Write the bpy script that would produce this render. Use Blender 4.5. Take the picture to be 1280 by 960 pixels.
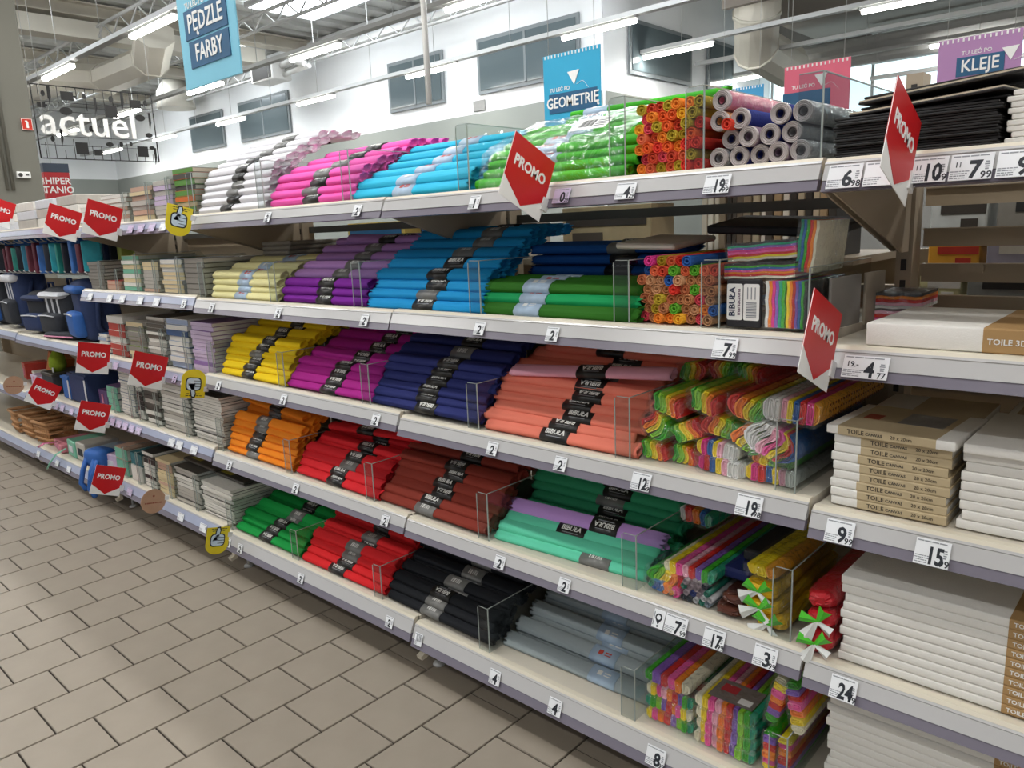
import bpy, bmesh, math, random
from math import sin, cos, pi, radians as R
from mathutils import Matrix, Vector
random.seed(7)
rnd = random.uniform
scene = bpy.context.scene
for o in list(bpy.data.objects): bpy.data.objects.remove(o, do_unlink=True)
COL = scene.collection

# ------------------------------------------------------------------ camera
YAW, PITCH, ROLL, FPX = R(42.754), R(11.481), R(-2.377), 957.0
fw = Vector((-sin(YAW)*cos(PITCH), cos(YAW)*cos(PITCH), -sin(PITCH)))
rt = Vector((cos(YAW), sin(YAW), 0)); up = rt.cross(fw)
rt2 = cos(ROLL)*rt + sin(ROLL)*up; up2 = -sin(ROLL)*rt + cos(ROLL)*up
cam_d = bpy.data.cameras.new('camera'); cam = bpy.data.objects.new('camera', cam_d); COL.objects.link(cam)
cam.matrix_world = Matrix(((rt2.x, up2.x, -fw.x, 0), (rt2.y, up2.y, -fw.y, -1.44), (rt2.z, up2.z, -fw.z, 1.42), (0, 0, 0, 1)))
cam_d.sensor_width = 36; cam_d.lens = FPX/1280*36; cam_d.clip_start = .05; cam_d.clip_end = 200
scene.camera = cam

# ------------------------------------------------------------------ world and exposure
world = bpy.data.worlds.new('world'); scene.world = world; world.use_nodes = True
bg = world.node_tree.nodes['Background']; bg.inputs[0].default_value = (.93, .96, 1, 1); bg.inputs[1].default_value = .38
vs = scene.view_settings
vs.view_transform = 'Standard'; vs.look = 'None'; vs.gamma = 1; vs.use_curve_mapping = False; vs.exposure = 0.0
LAMP_W = 26.0      # watts of each ceiling luminaire
TUBE_E = 24.0      # glow of the tubes
SKY_E = 10.0        # glow of the real and added roof lights

# ------------------------------------------------------------------ materials
def lin(h):
    c = [int(h[i:i+2], 16)/255 for i in (0, 2, 4)]
    return tuple((x/12.92 if x <= .04045 else ((x+.055)/1.055)**2.4) for x in c) + (1,)
MATS = {}
def M(name, col, rough=.5, noise=.08, scale=30, bump=0, metal=0, spec=.4, bscale=None, stretch=None, coat=0):
    if name in MATS: return MATS[name]
    m = bpy.data.materials.new(name); m.use_nodes = True; nt = m.node_tree; b = nt.nodes['Principled BSDF']
    c = lin(col); b.inputs['Roughness'].default_value = rough; b.inputs['Metallic'].default_value = metal
    b.inputs['Specular IOR Level'].default_value = spec; b.inputs['Coat Weight'].default_value = coat
    tc = nt.nodes.new('ShaderNodeTexCoord'); nz = nt.nodes.new('ShaderNodeTexNoise'); nz.inputs['Scale'].default_value = scale
    nz.inputs['Detail'].default_value = 3
    src = tc.outputs['Object']
    if stretch:
        mp = nt.nodes.new('ShaderNodeMapping'); mp.inputs['Scale'].default_value = stretch; nt.links.new(src, mp.inputs[0]); src = mp.outputs[0]
    nt.links.new(src, nz.inputs['Vector'])
    mx = nt.nodes.new('ShaderNodeMix'); mx.data_type = 'RGBA'; nt.links.new(nz.outputs[0], mx.inputs[0])
    mx.inputs[6].default_value = tuple(x*(1-noise) for x in c[:3]) + (1,)
    mx.inputs[7].default_value = tuple(min(1, x*(1+noise)) for x in c[:3]) + (1,)
    nt.links.new(mx.outputs[2], b.inputs['Base Color'])
    if bump:
        n2 = nt.nodes.new('ShaderNodeTexNoise'); n2.inputs['Scale'].default_value = bscale or scale; n2.inputs['Detail'].default_value = 4
        nt.links.new(src, n2.inputs['Vector'])
        bp = nt.nodes.new('ShaderNodeBump'); bp.inputs['Strength'].default_value = bump; bp.inputs['Distance'].default_value = .004
        nt.links.new(n2.outputs[0], bp.inputs['Height']); nt.links.new(bp.outputs[0], b.inputs['Normal'])
    MATS[name] = m; return m
def paper(name, col): return M(name, col, .75, .10, 18, .35, spec=.25, bscale=60, stretch=(.15, 2.2, 2.2))
def clear(name, tint=(.93, .95, .95), gloss=.06, rough=.05, bump=0, scale=25):
    if name in MATS: return MATS[name]
    m = bpy.data.materials.new(name); m.use_nodes = True; nt = m.node_tree; nt.nodes.clear()
    out = nt.nodes.new('ShaderNodeOutputMaterial'); tr = nt.nodes.new('ShaderNodeBsdfTransparent'); gl = nt.nodes.new('ShaderNodeBsdfGlossy')
    tr.inputs[0].default_value = tint + (1,); gl.inputs['Roughness'].default_value = rough; gl.inputs[0].default_value = (1, 1, 1, 1)
    fr = nt.nodes.new('ShaderNodeLayerWeight'); fr.inputs['Blend'].default_value = .5
    pw = nt.nodes.new('ShaderNodeMath'); pw.operation = 'POWER'; pw.inputs[1].default_value = 5; nt.links.new(fr.outputs['Facing'], pw.inputs[0])
    sc = nt.nodes.new('ShaderNodeMath'); sc.operation = 'MULTIPLY_ADD'; sc.inputs[1].default_value = .55; sc.inputs[2].default_value = gloss; nt.links.new(pw.outputs[0], sc.inputs[0])
    ge = nt.nodes.new('ShaderNodeNewGeometry'); iv = nt.nodes.new('ShaderNodeMath'); iv.operation = 'SUBTRACT'; iv.inputs[0].default_value = 1; nt.links.new(ge.outputs['Backfacing'], iv.inputs[1])
    ma = nt.nodes.new('ShaderNodeMath'); ma.operation = 'MULTIPLY'; nt.links.new(sc.outputs[0], ma.inputs[0]); nt.links.new(iv.outputs[0], ma.inputs[1])
    mx = nt.nodes.new('ShaderNodeMixShader'); nt.links.new(ma.outputs[0], mx.inputs[0]); nt.links.new(tr.outputs[0], mx.inputs[1]); nt.links.new(gl.outputs[0], mx.inputs[2])
    if bump:
        tc = nt.nodes.new('ShaderNodeTexCoord'); nz = nt.nodes.new('ShaderNodeTexNoise'); nz.inputs['Scale'].default_value = scale; nz.inputs['Detail'].default_value = 3
        nz.inputs['Distortion'].default_value = 1.2
        nt.links.new(tc.outputs['Object'], nz.inputs['Vector']); bp = nt.nodes.new('ShaderNodeBump'); bp.inputs['Strength'].default_value = bump; bp.inputs['Distance'].default_value = .02
        nt.links.new(nz.outputs[0], bp.inputs['Height']); nt.links.new(bp.outputs[0], gl.inputs['Normal']); nt.links.new(bp.outputs[0], fr.inputs['Normal'])
    nt.links.new(mx.outputs[0], out.inputs[0]); MATS[name] = m; return m
def glow(name, col, e):
    m = bpy.data.materials.new(name); m.use_nodes = True; b = m.node_tree.nodes['Principled BSDF']
    b.inputs['Base Color'].default_value = lin(col); b.inputs['Emission Color'].default_value = lin(col); b.inputs['Emission Strength'].default_value = e
    MATS[name] = m; return m

# ------------------------------------------------------------------ mesh helpers
class MB:
    def __init__(s): s.v = []; s.f = []; s.m = []; s.sm = []
    def add(s, vs_, fs, mi=0, smooth=False):
        n = len(s.v); s.v += [tuple(p) for p in vs_]
        for f in fs: s.f.append(tuple(i+n for i in f)); s.m.append(mi); s.sm.append(smooth)
        return s
    def box(s, c, d, mi=0, rot=None):
        x, y, z = (a/2 for a in d)
        P = [Vector((sx*x, sy*y, sz*z)) for sx in (-1, 1) for sy in (-1, 1) for sz in (-1, 1)]
        if rot is not None: P = [rot @ p for p in P]
        P = [p+Vector(c) for p in P]
        return s.add(P, [(0, 1, 3, 2), (4, 6, 7, 5), (0, 4, 5, 1), (2, 3, 7, 6), (0, 2, 6, 4), (1, 5, 7, 3)], mi)
    def prism(s, poly, a, b, axis='x', mi=0, smooth=False, cap=True):
        n = len(poly)
        def P(u, v, t): return {'x': (t, u, v), 'y': (u, t, v), 'z': (u, v, t)}[axis]
        vs_ = [P(u, v, a) for u, v in poly]+[P(u, v, b) for u, v in poly]
        s.add(vs_, [(i, (i+1) % n, n+(i+1) % n, n+i) for i in range(n)], mi, smooth)
        if cap:
            s.add(vs_, [tuple(range(n-1, -1, -1)), tuple(range(n, 2*n))], mi)
        return s
    def rings(s, rings, mi=0, smooth=True, cap=(True, True), closed=True):
        n = len(rings[0]); vs_ = [p for r in rings for p in r]; fs = []
        for k in range(len(rings)-1):
            for i in range(n if closed else n-1):
                j = (i+1) % n; fs.append((k*n+i, k*n+j, (k+1)*n+j, (k+1)*n+i))
        s.add(vs_, fs, mi, smooth)
        if cap[0]: s.add(rings[0], [tuple(range(n-1, -1, -1))], mi)
        if cap[1]: s.add(rings[-1], [tuple(range(n))], mi)
        return s
    def tube(s, path, r, n=8, mi=0, cap=True):
        path = [Vector(p) for p in path]; rg = []
        for i, p in enumerate(path):
            d = (path[min(i+1, len(path)-1)]-path[max(i-1, 0)]).normalized()
            a = d.orthogonal().normalized() if i == 0 else (a-a.dot(d)*d).normalized()
            b = d.cross(a); rr = r[i] if isinstance(r, (list, tuple)) else r
            rg.append([p+rr*(cos(2*pi*k/n)*a+sin(2*pi*k/n)*b) for k in range(n)])
        return s.rings(rg, mi, True, (cap, cap))
    def mesh(s, name, nm=1):
        me = bpy.data.meshes.new(name); me.from_pydata(s.v, [], s.f)
        me.polygons.foreach_set('material_index', s.m); me.polygons.foreach_set('use_smooth', s.sm)
        bm = bmesh.new(); bm.from_mesh(me); bmesh.ops.remove_doubles(bm, verts=bm.verts, dist=1e-6)
        bmesh.ops.recalc_face_normals(bm, faces=bm.faces); bm.to_mesh(me); bm.free()
        me.update(); return me
ORD = ['lowest', 'second', 'third', 'fourth', 'fifth', 'sixth', 'seventh', 'eighth', 'ninth', 'tenth', 'eleventh', 'twelfth', 'thirteenth', 'fourteenth', 'fifteenth', 'sixteenth', 'seventeenth', 'eighteenth', 'nineteenth', 'twentieth', 'twenty-first', 'twenty-second', 'twenty-third', 'twenty-fourth', 'twenty-fifth', 'twenty-sixth', 'twenty-seventh', 'twenty-eighth', 'twenty-ninth', 'thirtieth']
FRO = ['front']+ORD[1:]; LEF = ['leftmost']+ORD[1:]; RIG = ['rightmost']+ORD[1:]
DUMMY = M('plain_white', 'E8E8E8')
def new(name, me, mats=None, parent=None, loc=(0, 0, 0), rot=(0, 0, 0), label=None, cat=None, group=None, kind=None, scale=None):
    o = bpy.data.objects.new(name, me); COL.objects.link(o)
    o.location = loc; o.rotation_euler = rot
    if scale: o.scale = scale
    if parent is not None: o.parent = parent
    if me is not None and mats is not None:
        if not isinstance(mats, (list, tuple)): mats = [mats]
        while len(me.materials) < len(mats): me.materials.append(DUMMY)
        for sl, m in zip(o.material_slots, mats): sl.link = 'OBJECT'; sl.material = m
    if label: o['label'] = label
    if cat: o['category'] = cat
    if group: o['group'] = group
    if kind: o['kind'] = kind
    return o
def part(name, mb, mat, parent, loc=(0, 0, 0), rot=(0, 0, 0), label=None): return new(name, mb.mesh(name) if isinstance(mb, MB) else mb, mat, parent, loc, rot, label)
def struct(name, mb, mat, loc=(0, 0, 0), parent=None): return new(name, mb.mesh(name), mat, parent, loc, kind=None if parent else 'structure')
def B(c, d, mi=0): return MB().box(c, d, mi)
_rb = {}
def rbox(d, b=.003, seg=1):
    k = (tuple(round(x, 4) for x in d), b, seg)
    if k not in _rb:
        bm = bmesh.new(); bmesh.ops.create_cube(bm, size=1)
        for v in bm.verts: v.co = Vector((v.co.x*d[0], v.co.y*d[1], v.co.z*d[2]))
        bmesh.ops.bevel(bm, geom=bm.edges[:], offset=b, segments=seg, affect='EDGES', profile=.5)
        me = bpy.data.meshes.new('rounded_box'); bm.to_mesh(me); bm.free()
        if seg > 1:
            for p in me.polygons: p.use_smooth = True
        _rb[k] = me
    return _rb[k]
_tx = {}
def text(s, size, bold=0.0, shear=0, ext=0.0, align='CENTER', narrow=1.0):
    k = (s, round(size, 5), bold, shear, ext, align, narrow)
    if k not in _tx:
        cu = bpy.data.curves.new('lettering', 'FONT'); cu.body = s; cu.size = size; cu.offset = bold*size; cu.shear = shear; cu.extrude = ext
        cu.align_x = align; cu.align_y = 'CENTER'; cu.resolution_u = 2; cu.space_line = .95
        o = bpy.data.objects.new('lettering', cu); COL.objects.link(o); dg = bpy.context.evaluated_depsgraph_get()
        me = bpy.data.meshes.new_from_object(o.evaluated_get(dg)); bpy.data.objects.remove(o, do_unlink=True); bpy.data.curves.remove(cu)
        if narrow != 1:
            for v in me.vertices: v.co.x *= narrow
        me.materials.clear(); _tx[k] = me
    return _tx[k]
def rr2(w, h, r, n=3):
    P = []
    for cx, cy, a0 in ((w/2-r, h/2-r, 0), (-w/2+r, h/2-r, 90), (-w/2+r, -h/2+r, 180), (w/2-r, -h/2+r, 270)):
        for i in range(n+1):
            a = R(a0+90*i/n); P.append((cx+r*cos(a), cy+r*sin(a)))
    return P
def circ(r, n=24, cx=0, cy=0): return [(cx+r*cos(2*pi*i/n), cy+r*sin(2*pi*i/n)) for i in range(n)]
# ================================================================== SETTING
m_tile = M('floor_tile', '978D80', .48, .12, 7, .06, bscale=60); m_grout = M('grout', '2E2620', .9)
m_white = M('white_wall_paint', 'E9ECEE', .7, .03, 2); m_grey = M('grey_wall_paint', '8F948F', .7, .04, 2)
m_ceil = M('grey_roof_deck', 'D0D1CE', .6, .05, 1); m_beam = M('beige_steel', 'CFC9BC', .6, .06, 3)
m_col = M('column_paint', '74736A', .65, .05, 2); m_steel = M('pale_steel', 'BEBFBE', .45, .05, 5)
m_dark = M('dark_metal', '34322F', .5); m_black = M('black_card', '1B1A1A', .55); m_wht = M('white_card', 'EDEDEB', .5, .02)
m_pane = M('window_pane', '5E6A6E', .12, .12, .7, spec=.6); m_pane2 = M('far_glazing', 'C9E4EA', .2, .05, 1)
m_duct = M('duct_sheet', 'DCD8CC', .5, .10, 1.5); m_tube = glow('lamp_tube', 'FFFDF6', TUBE_E); m_sky = glow('roof_light_and_fill', 'F4FAFF', SKY_E)
m_frame = M('window_frame_grey', '7C8386', .5)

# floor: grout bed, single tiles where they show, joined tiles beyond
floor = struct('floor', B((-11, 4, -.03), (40, 26, .05)), m_grout)
TP = .2055
tile_me = MB().prism([(-.1, -.1), (.1, -.1), (.1, .1), (-.1, .1)], -.008, -.0015, 'z').prism([(-.0985, -.0985), (.0985, -.0985), (.0985, .0985), (-.0985, .0985)], -.0015, 0, 'z').mesh('tile')
far = MB()
for i in range(-60, 24):
    x = -1.796+TP*(i+.5)
    for j in range(-22, 12):
        y = -.276+TP*(j+.5+.5*(i % 2))
        if -7.1 < x < -.85 and -1.12 < y < .17:
            new('tile', tile_me, m_tile, floor, (x, y, rnd(0, .0006)))
        elif -14 < x < 3: far.box((x, y, -.004), (.1985, .1985, .008))
t = new('tile_field', far.mesh('tile_field'), m_tile, floor); t['kind'] = 'stuff'

XC, YW, XL, YF, ZC = -8.06, 9.9, -29.0, 16.5, 6.0
struct('wall_back', B(((XL+XC)/2, YW+.15, 3), (XC-XL, .3, 6)), m_white)
struct('wall_side', B((XC-.15, (YW+.3+YF)/2, 3), (.3, YF-YW-.3, 6)), m_white)
struct('wall_left', B((XL-.15, 2, 3), (.3, 17, 6)), m_white)
struct('wall_far', B((2, YF+.15, 3), (20, .3, 6)), M('far_wall_grey', '8C8B88', .7))
struct('trim_1', B(((XL+XC)/2+.0, YW-.012, 1.83), (XC-XL-.06, .02, 3.66)), m_grey)
struct('trim_2', B((XL+.012, 2, 1.83), (.02, 16.5, 3.66)), m_grey)
struct('trim_3', B((XC+.012, (YW+YF)/2, 1.83), (.02, YF-YW-.1, 3.66)), m_grey)
# ceiling: ribbed deck
cm = MB(); cm.box((-10, 4.4, ZC+.2), (40, 25, .2))
for i in range(60): cm.box((-29+.66*i, 4.4, ZC+.06), (.3, 25, .08))
struct('ceiling', cm, m_ceil)
struct('trim_4', MB().box((1.0, 14.0, 5.12), (15.5, 4.9, .14)).box((1.0, 11.6, 5.2), (15.5, .12, .5)), M('soffit_taupe', '8F8880', .7, .05, 1))
for i, (x0, x1, y0, y1) in enumerate(((-14.9, -12.4, 7.3, 8.9), (-24.2, -21.6, 6.6, 8.6), (-7.8, -5.2, 7.3, 8.9), (-19.6, -17.2, 7.3, 8.9), (-11.3, -9.0, 7.3, 8.9), (-24.2, -21.6, 2.0, 3.4), (-14.9, -12.4, 2.0, 3.4), (-4.6, -2.2, -1.8, .0))):  # first two are real roof lights; others added to brighten wall and ceiling
    w = struct('window_%d' % (i+20), B(((x0+x1)/2, (y0+y1)/2, ZC+.0), (x1-x0, y1-y0, .03)), m_sky)
    fr = MB()
    for sx in (x0, x1): fr.box((sx, (y0+y1)/2, ZC), (.06, y1-y0, .1))
    for sy in (y0, y1): fr.box(((x0+x1)/2, sy, ZC), (x1-x0, .06, .1))
    new('frame', fr.mesh('frame'), m_steel, w)
def window(n, axis, a0, a1, z0, z1, pos, mull=None):
    cx, cz = (a0+a1)/2, (z0+z1)/2
    def bx(c, w, h, d, off): return B((c, pos-off, cz) if axis == 'x' else (pos+off, c, cz), (w, d, h) if axis == 'x' else (d, w, h))
    w = struct('window_%d' % n, bx(cx, a1-a0+.14, z1-z0+.14, .04, .035), m_frame)
    new('pane', bx(cx, a1-a0, z1-z0, .012, .062).mesh('pane'), m_pane, w)
    for f in (mull or []): new('mullion', bx(a0+f*(a1-a0), .05, z1-z0, .02, .07).mesh('mullion'), m_frame, w)
window(1, 'x', -23.0, -21.15, 4.1, 4.96, YW); window(2, 'x', -20.1, -17.75, 4.1, 4.98, YW, [.5])
window(3, 'x', -13.65, -12.05, 4.06, 4.93, YW, [.5]); window(4, 'x', -10.93, -8.6, 4.06, 4.93, YW, [.5])
window(5, 'y', 10.69, 12.71, 4.08, 4.86, XC); window(6, 'y', 13.5, 14.45, 4.1, 4.92, XC)
g = struct('window_7', B((-2, YF-.03, 4.0), (13, .05, 1.25)), glow('daylit_panel', 'DDF2F6', 1.6))
for i in range(6): new('mullion', B((-8+2.2*i, YF-.06, 4.0), (.06, .03, 1.25)).mesh('mullion'), m_steel, g)
mb = MB().box((-2, YF-.2, 4.75), (13, .25, .22)); new('soffit_beam', mb.mesh('soffit_beam'), m_steel, label='pale steel beam above the daylit strip on the far right wall', cat='beam')
for i, z in enumerate((4.05, 4.35, 4.9, 5.2)):
    new('wall_rail', B((0, 15.4, z), (11, .1, .07)).mesh('wall_rail'), m_steel, label=('lowest', 'second lowest', 'second highest', 'highest')[i]+' of the thin steel rails before the far right wall', cat='rail', group='steel rails before the far wall')
wl = new('wall_lettering', text('Przetestuj to miej', .62, .01, .25, .004), M('lettering_white', 'F4F4F2', .5), loc=(-12.7, YW-.03, 3.06), rot=(pi/2, 0, 0), label='white handwritten slogan painted on the grey wall band', cat='lettering')
new('wall_vent', rbox((.32, .03, .2), .005), M('vent_grey', '8A8A88'), loc=(-11.03, YW-.02, 3.8), label='small grey vent plate on the white wall above the grey band', cat='vent')

# roof beams, ducts and pipes
for i, x in enumerate((-25.5, -21.0, -16.6, -8.9)):
    mb = MB().box((x, 3.8, 5.72), (.34, 12, .03)).box((x, 3.8, 5.95), (.34, 12, .03)).box((x, 3.8, 5.83), (.06, 12, .24))
    new('roof_beam', mb.mesh('roof_beam'), m_beam, label=('farthest', 'second farthest', 'third farthest', 'nearest')[i]+' beige steel beam crossing under the roof deck', cat='beam', group='roof beams')
for i, (y, z) in enumerate(((2.6, 5.55), (5.0, 5.55), (7.0, 5.6), (9.3, 5.6))):
    mb = MB(); a, b = -28.8, -8.3
    mb.tube([(a, y, z), (b, y, z)], .035, 6).tube([(a, y, z-.28), (b, y, z-.28)], .03, 6)
    for k in range(26):
        x = a+k*.79; mb.tube([(x, y, z), (x+.395, y, z-.28)], .016, 4, cap=False).tube([(x+.395, y, z-.28), (x+.79, y, z)], .016, 4, cap=False)
    new('roof_truss', mb.mesh('roof_truss'), m_steel, label='thin steel lattice girder '+('over the near aisle', 'over the middle aisle', 'before the window wall', 'against the window wall')[i], cat='girder', group='lattice girders')
def duct(name, path, w, h, label, n=8, mat=None):
    mb = MB(); pts = [Vector(p) for p in path]; rg = []
    for i, p in enumerate(pts):
        d = (pts[min(i+1, len(pts)-1)]-pts[max(i-1, 0)]).normalized(); s_ = d.cross(Vector((0, 0, 1))).normalized(); u = s_.cross(d)
        rg.append([p+s_*w*cos(2*pi*(k+.5)/n)+u*h*sin(2*pi*(k+.5)/n) for k in range(n)])
    mb.rings(rg, 0, False); o = new(name, mb.mesh(name), mat or m_duct, label=label, cat='duct')
    for i in range(1, len(pts)-1):
        d = (pts[i+1]-pts[i-1]).normalized(); s_ = d.cross(Vector((0, 0, 1))).normalized(); u = s_.cross(d)
        part('flange', MB().rings([[pts[i]+d*t*.03+(s_*w*cos(2*pi*(k+.5)/n)+u*h*sin(2*pi*(k+.5)/n))*1.05 for k in range(n)] for t in (-1, 1)]), mat or m_duct, o)
    return o
duct('air_duct', [(-22.6, 4.9, 5.0), (-18.8, 5.0, 5.0), (-17.9, 5.6, 4.88), (-15.9, 5.7, 4.92), (-14.9, 5.4, 5.2)], .36, .3, 'cream angular air duct with a bend high on the left')
duct('air_duct', [(-16.6, 2.2, 5.46), (-16.65, 5.2, 5.46), (-16.7, 8.6, 5.46)], .3, .22, 'straight cream air duct crossing under the roof on the left', 4)
duct('air_duct', [(-6.3, 12, 5.9), (-6.3, 12, 5.35), (-6.35, 12.05, 4.9), (-6.6, 12.6, 4.45), (-6.6, 14, 4.3)], .4, .4, 'round white air duct elbow coming down beside the side wall', 12)
duct('air_duct', [(-7.4, 14.9, 4.5), (-5.2, 14.9, 4.5), (-2.8, 14.9, 4.5)], .26, .26, 'round grey duct running level before the far right wall', 12, m_steel)
ac = new('air_unit', rbox((1.0, .5, .42), .02), m_wht, loc=(-17.3, 9.2, 5.3), label='white box air unit with dark grille on the window wall', cat='air unit')
part('grille', B((0, -.26, -.02), (.8, .02, .28)), m_dark, ac); part('pipe', MB().tube([(.5, 0, .1), (1.1, -.1, .1), (1.6, -.1, -.05)], .07), m_wht, ac)
part('pipe', MB().tube([(.5, .05, -.1), (1.0, 0, -.1), (1.7, -.05, -.1)], .06), m_wht, ac)
cl = new('roof_fan', MB().tube([(0, 0, -.35), (0, 0, .1), (0, 0, .4)], [.52, .48, .3], 16).mesh('roof_fan'), m_duct, loc=(-22.4, 9.2, 5.5), label='cream drum shaped fan hanging near the far corner', cat='fan')
part('mount', MB().tube([(0, 0, .4), (0, 0, .6)], .05), m_steel, cl)
new('ceiling_pole', MB().tube([(0, 0, 1.4), (0, 0, 4.5)], .035).mesh('ceiling_pole'), m_wht, loc=(-7.1, 5, 1.5), label='thin white pole dropping in front of the window wall', cat='pole')
new('ceiling_pole', MB().tube([(0, 0, 2.0), (0, 0, 4.4)], .012).mesh('ceiling_pole'), m_wht, loc=(-1.55, 6, 1.6), label='thin bright hanging rod right of the pink sign', cat='pole')

# luminaires on trunking
ROWY = [(-3.9, 'behind the photographer'), (-1.4, 'above the tiled aisle'), (1.1, 'above the shelving'), (3.6, 'nearest to the blue hanging sign'), (6.17, 'over the middle of the hall'), (8.65, 'before the window wall'), (10.95, 'beside the side wall'), (14.5, 'before the far right wall')]
LX = [-25.9, -22.2, -18.45, -14.75, -11.03, -7.27, -3.55, .15, 3.9]
tr_poly = [(-.06, 0), (-.045, .07), (.045, .07), (.06, 0)]
tube_me = MB().prism(rr2(.1, .06, .025), -.66, .66, 'x', smooth=True).mesh('lamp_tube'); hous_me = MB().prism([(-.04, -.002), (-.03, .04), (.03, .04), (.04, -.002)], -.7, .7, 'x').mesh('lamp_housing')
for y, where in ROWY:
    x0 = -7.98 if y > 9 else -28.5
    tk = new('light_trunking', MB().prism(tr_poly, x0, 5.5, 'x').mesh('light_trunking'), m_steel, loc=(0, y, 4.36), label='long steel light trunking '+where, cat='trunking', group='light trunking rows')
    for k in range(18):
        xx = x0+.8+1.865*k
        if xx < 5: part('hanger_wire', MB().tube([(xx, 0, .07), (xx, 0, ZC-4.2)], .006, 4), m_steel, tk)
    n = 0
    for x in LX:
        if x < x0+.5 or (y > 10 and x > 1): continue
        n += 1
        lp = new('ceiling_luminaire', hous_me, m_steel, loc=(x, y, 4.325), label='%s lit luminaire from the left on the trunking %s' % (LEF[n-1], where), cat='lamp', group='ceiling luminaires')
        new('lamp_tube', tube_me, m_tube, lp, (0, 0, -.034))
        ld = bpy.data.lights.new('luminaire_light', 'AREA'); ld.shape = 'RECTANGLE'; ld.size = 1.3; ld.size_y = .1; ld.energy = LAMP_W; ld.color = (1, .98, .94)
        lo = bpy.data.objects.new('luminaire_light', ld); COL.objects.link(lo); lo.parent = lp; lo.location = (0, 0, -.07)
new('light_trunking', MB().prism(tr_poly, -7.9, 5, 'x').mesh('light_trunking'), m_steel, loc=(0, 12.75, 4.36), label='unlit steel trunking between the lamp rows at the side wall', cat='trunking', group='light trunking rows')
new('cable_tray', MB().box((-18.5, 9.8, 5.62), (20, .12, .1)).mesh('cable_tray'), m_wht, label='white cable tray running high along the window wall', cat='cable tray')

# column with signs
c = new('column', rbox((.55, .62, 6), .015), m_col, loc=(-9.275, 1.03, 3.0), label='thick grey concrete column at the left edge', cat='column')
part('conduit', MB().tube([(.29, .03, -1.0), (.29, .03, 2.9)], .018, 6), m_col, c); part('conduit', MB().tube([(.29, -.02, -1.0), (.29, -.02, 2.9)], .014, 6), m_col, c)
s = new('fire_sign', rbox((.012, .1, .115), .003), M('sign_red', 'C8301E', .4), loc=(-8.99, 1.272, 2.64), label='small red fire safety sign on the grey column', cat='sign')
part('border', MB().box((.007, .046, 0), (.002, .004, .108)).box((.007, -.046, 0), (.002, .004, .108)).box((.007, 0, .053), (.002, .096, .004)).box((.007, 0, -.053), (.002, .096, .004)), m_wht, s)
part('pictogram', MB().box((.007, .002, -.005), (.002, .022, .06)).box((.007, -.004, .03), (.002, .022, .012)), m_wht, s)
s = new('wall_socket', rbox((.04, .125, .065), .006), m_wht, loc=(-8.98, 1.165, 2.145), label='white double socket box on the grey column', cat='socket')
part('socket_hole', MB().prism(circ(.02, 14, -.03, 0), .02, .022, 'x'), m_dark, s); part('socket_slot', B((.021, .03, 0), (.003, .03, .012)), m_dark, s)

# word sign made of wire frame
RX = (pi/2, 0, pi/2)
s = new('wire_word_sign', None, loc=(-12, 3.09, 3.1), label='black wire frame sign with kitchen tool cut-outs and white letters actuel', cat='sign')
mb = MB()
for z in (-.48, .48): mb.tube([(0, -.8, z), (0, .8, z)], .009, 4)
for y in (-.8, .8): mb.tube([(0, y, -.48), (0, y, .48)], .009, 4)
part('outer_frame', mb, m_black, s)
mb = MB(); rs = random.Random(3)
for k in range(13):
    y = -.72+.12*k; mb.tube([(0, y, .48), (0, y, .48-rs.uniform(.1, .3))], .005, 4).tube([(0, y, -.48), (0, y, -.48+rs.uniform(.1, .3))], .005, 4)
for z in (-.3, -.18, .15, .27): mb.tube([(0, -.78, z), (0, .78, z)], .004, 4)
part('wire_grid', mb, m_black, s)
for (y, z, k, w) in [(-.66, .37, 'e', .05), (-.58, .35, 'n', .03), (-.36, .36, 'b', .16), (-.14, .38, 'e', .05), (.0, .25, 'n', .03), (.22, .37, 'e', .06), (.38, .36, 'n', .03), (.56, .33, 'b', .15), (-.7, .22, 'b', .1), (-.4, .16, 'o', .16), (.2, .2, 'q', .17), (.6, .14, 'o', .14), (.74, .1, 'n', .03), (-.62, -.22, 'e', .05), (-.5, -.2, 'n', .03), (-.26, -.33, 'q', .16), (-.05, -.38, 'b', .11), (.12, -.26, 'o', .1), (.28, -.25, 'e', .05), (.42, -.24, 'e', .04), (.58, -.34, 'q', .15), (.72, -.28, 'o', .08), (-.1, -.06, 'e', .06), (.7, -.1, 'o', .1), (.7, .36, 'e', .05), (.76, -.4, 'n', .03)]:
    mb = MB()
    if k == 'q': mb.box((0, y, z), (.012, w, w))
    elif k == 'b': mb.box((0, y, z), (.012, w, w*.72)).box((0, y+w*.6, z), (.012, w*.3, .02))
    elif k == 'n': mb.prism([(y-w/2, z-.12), (y+w/2, z-.02), (y+w/2, z+.12), (y-w/2, z+.12)], -.006, .006)
    else: mb.prism([(y+w/2*cos(a*pi/8), z+(w*.75 if k == 'e' else w*.33)*sin(a*pi/8)) for a in range(16)], -.006, .006)
    part('tool_cutout', mb, m_black, s)
new('lettering', text('actuel', .54, .006, 0, .015), m_wht, s, (.03, -.12, -.0), RX)
part('hanger_wire', MB().tube([(0, -.8, .48), (0, -.8, 2.5)], .004, 4).tube([(0, .8, .48), (0, .8, 2.5)], .004, 4), m_steel, s)

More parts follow.
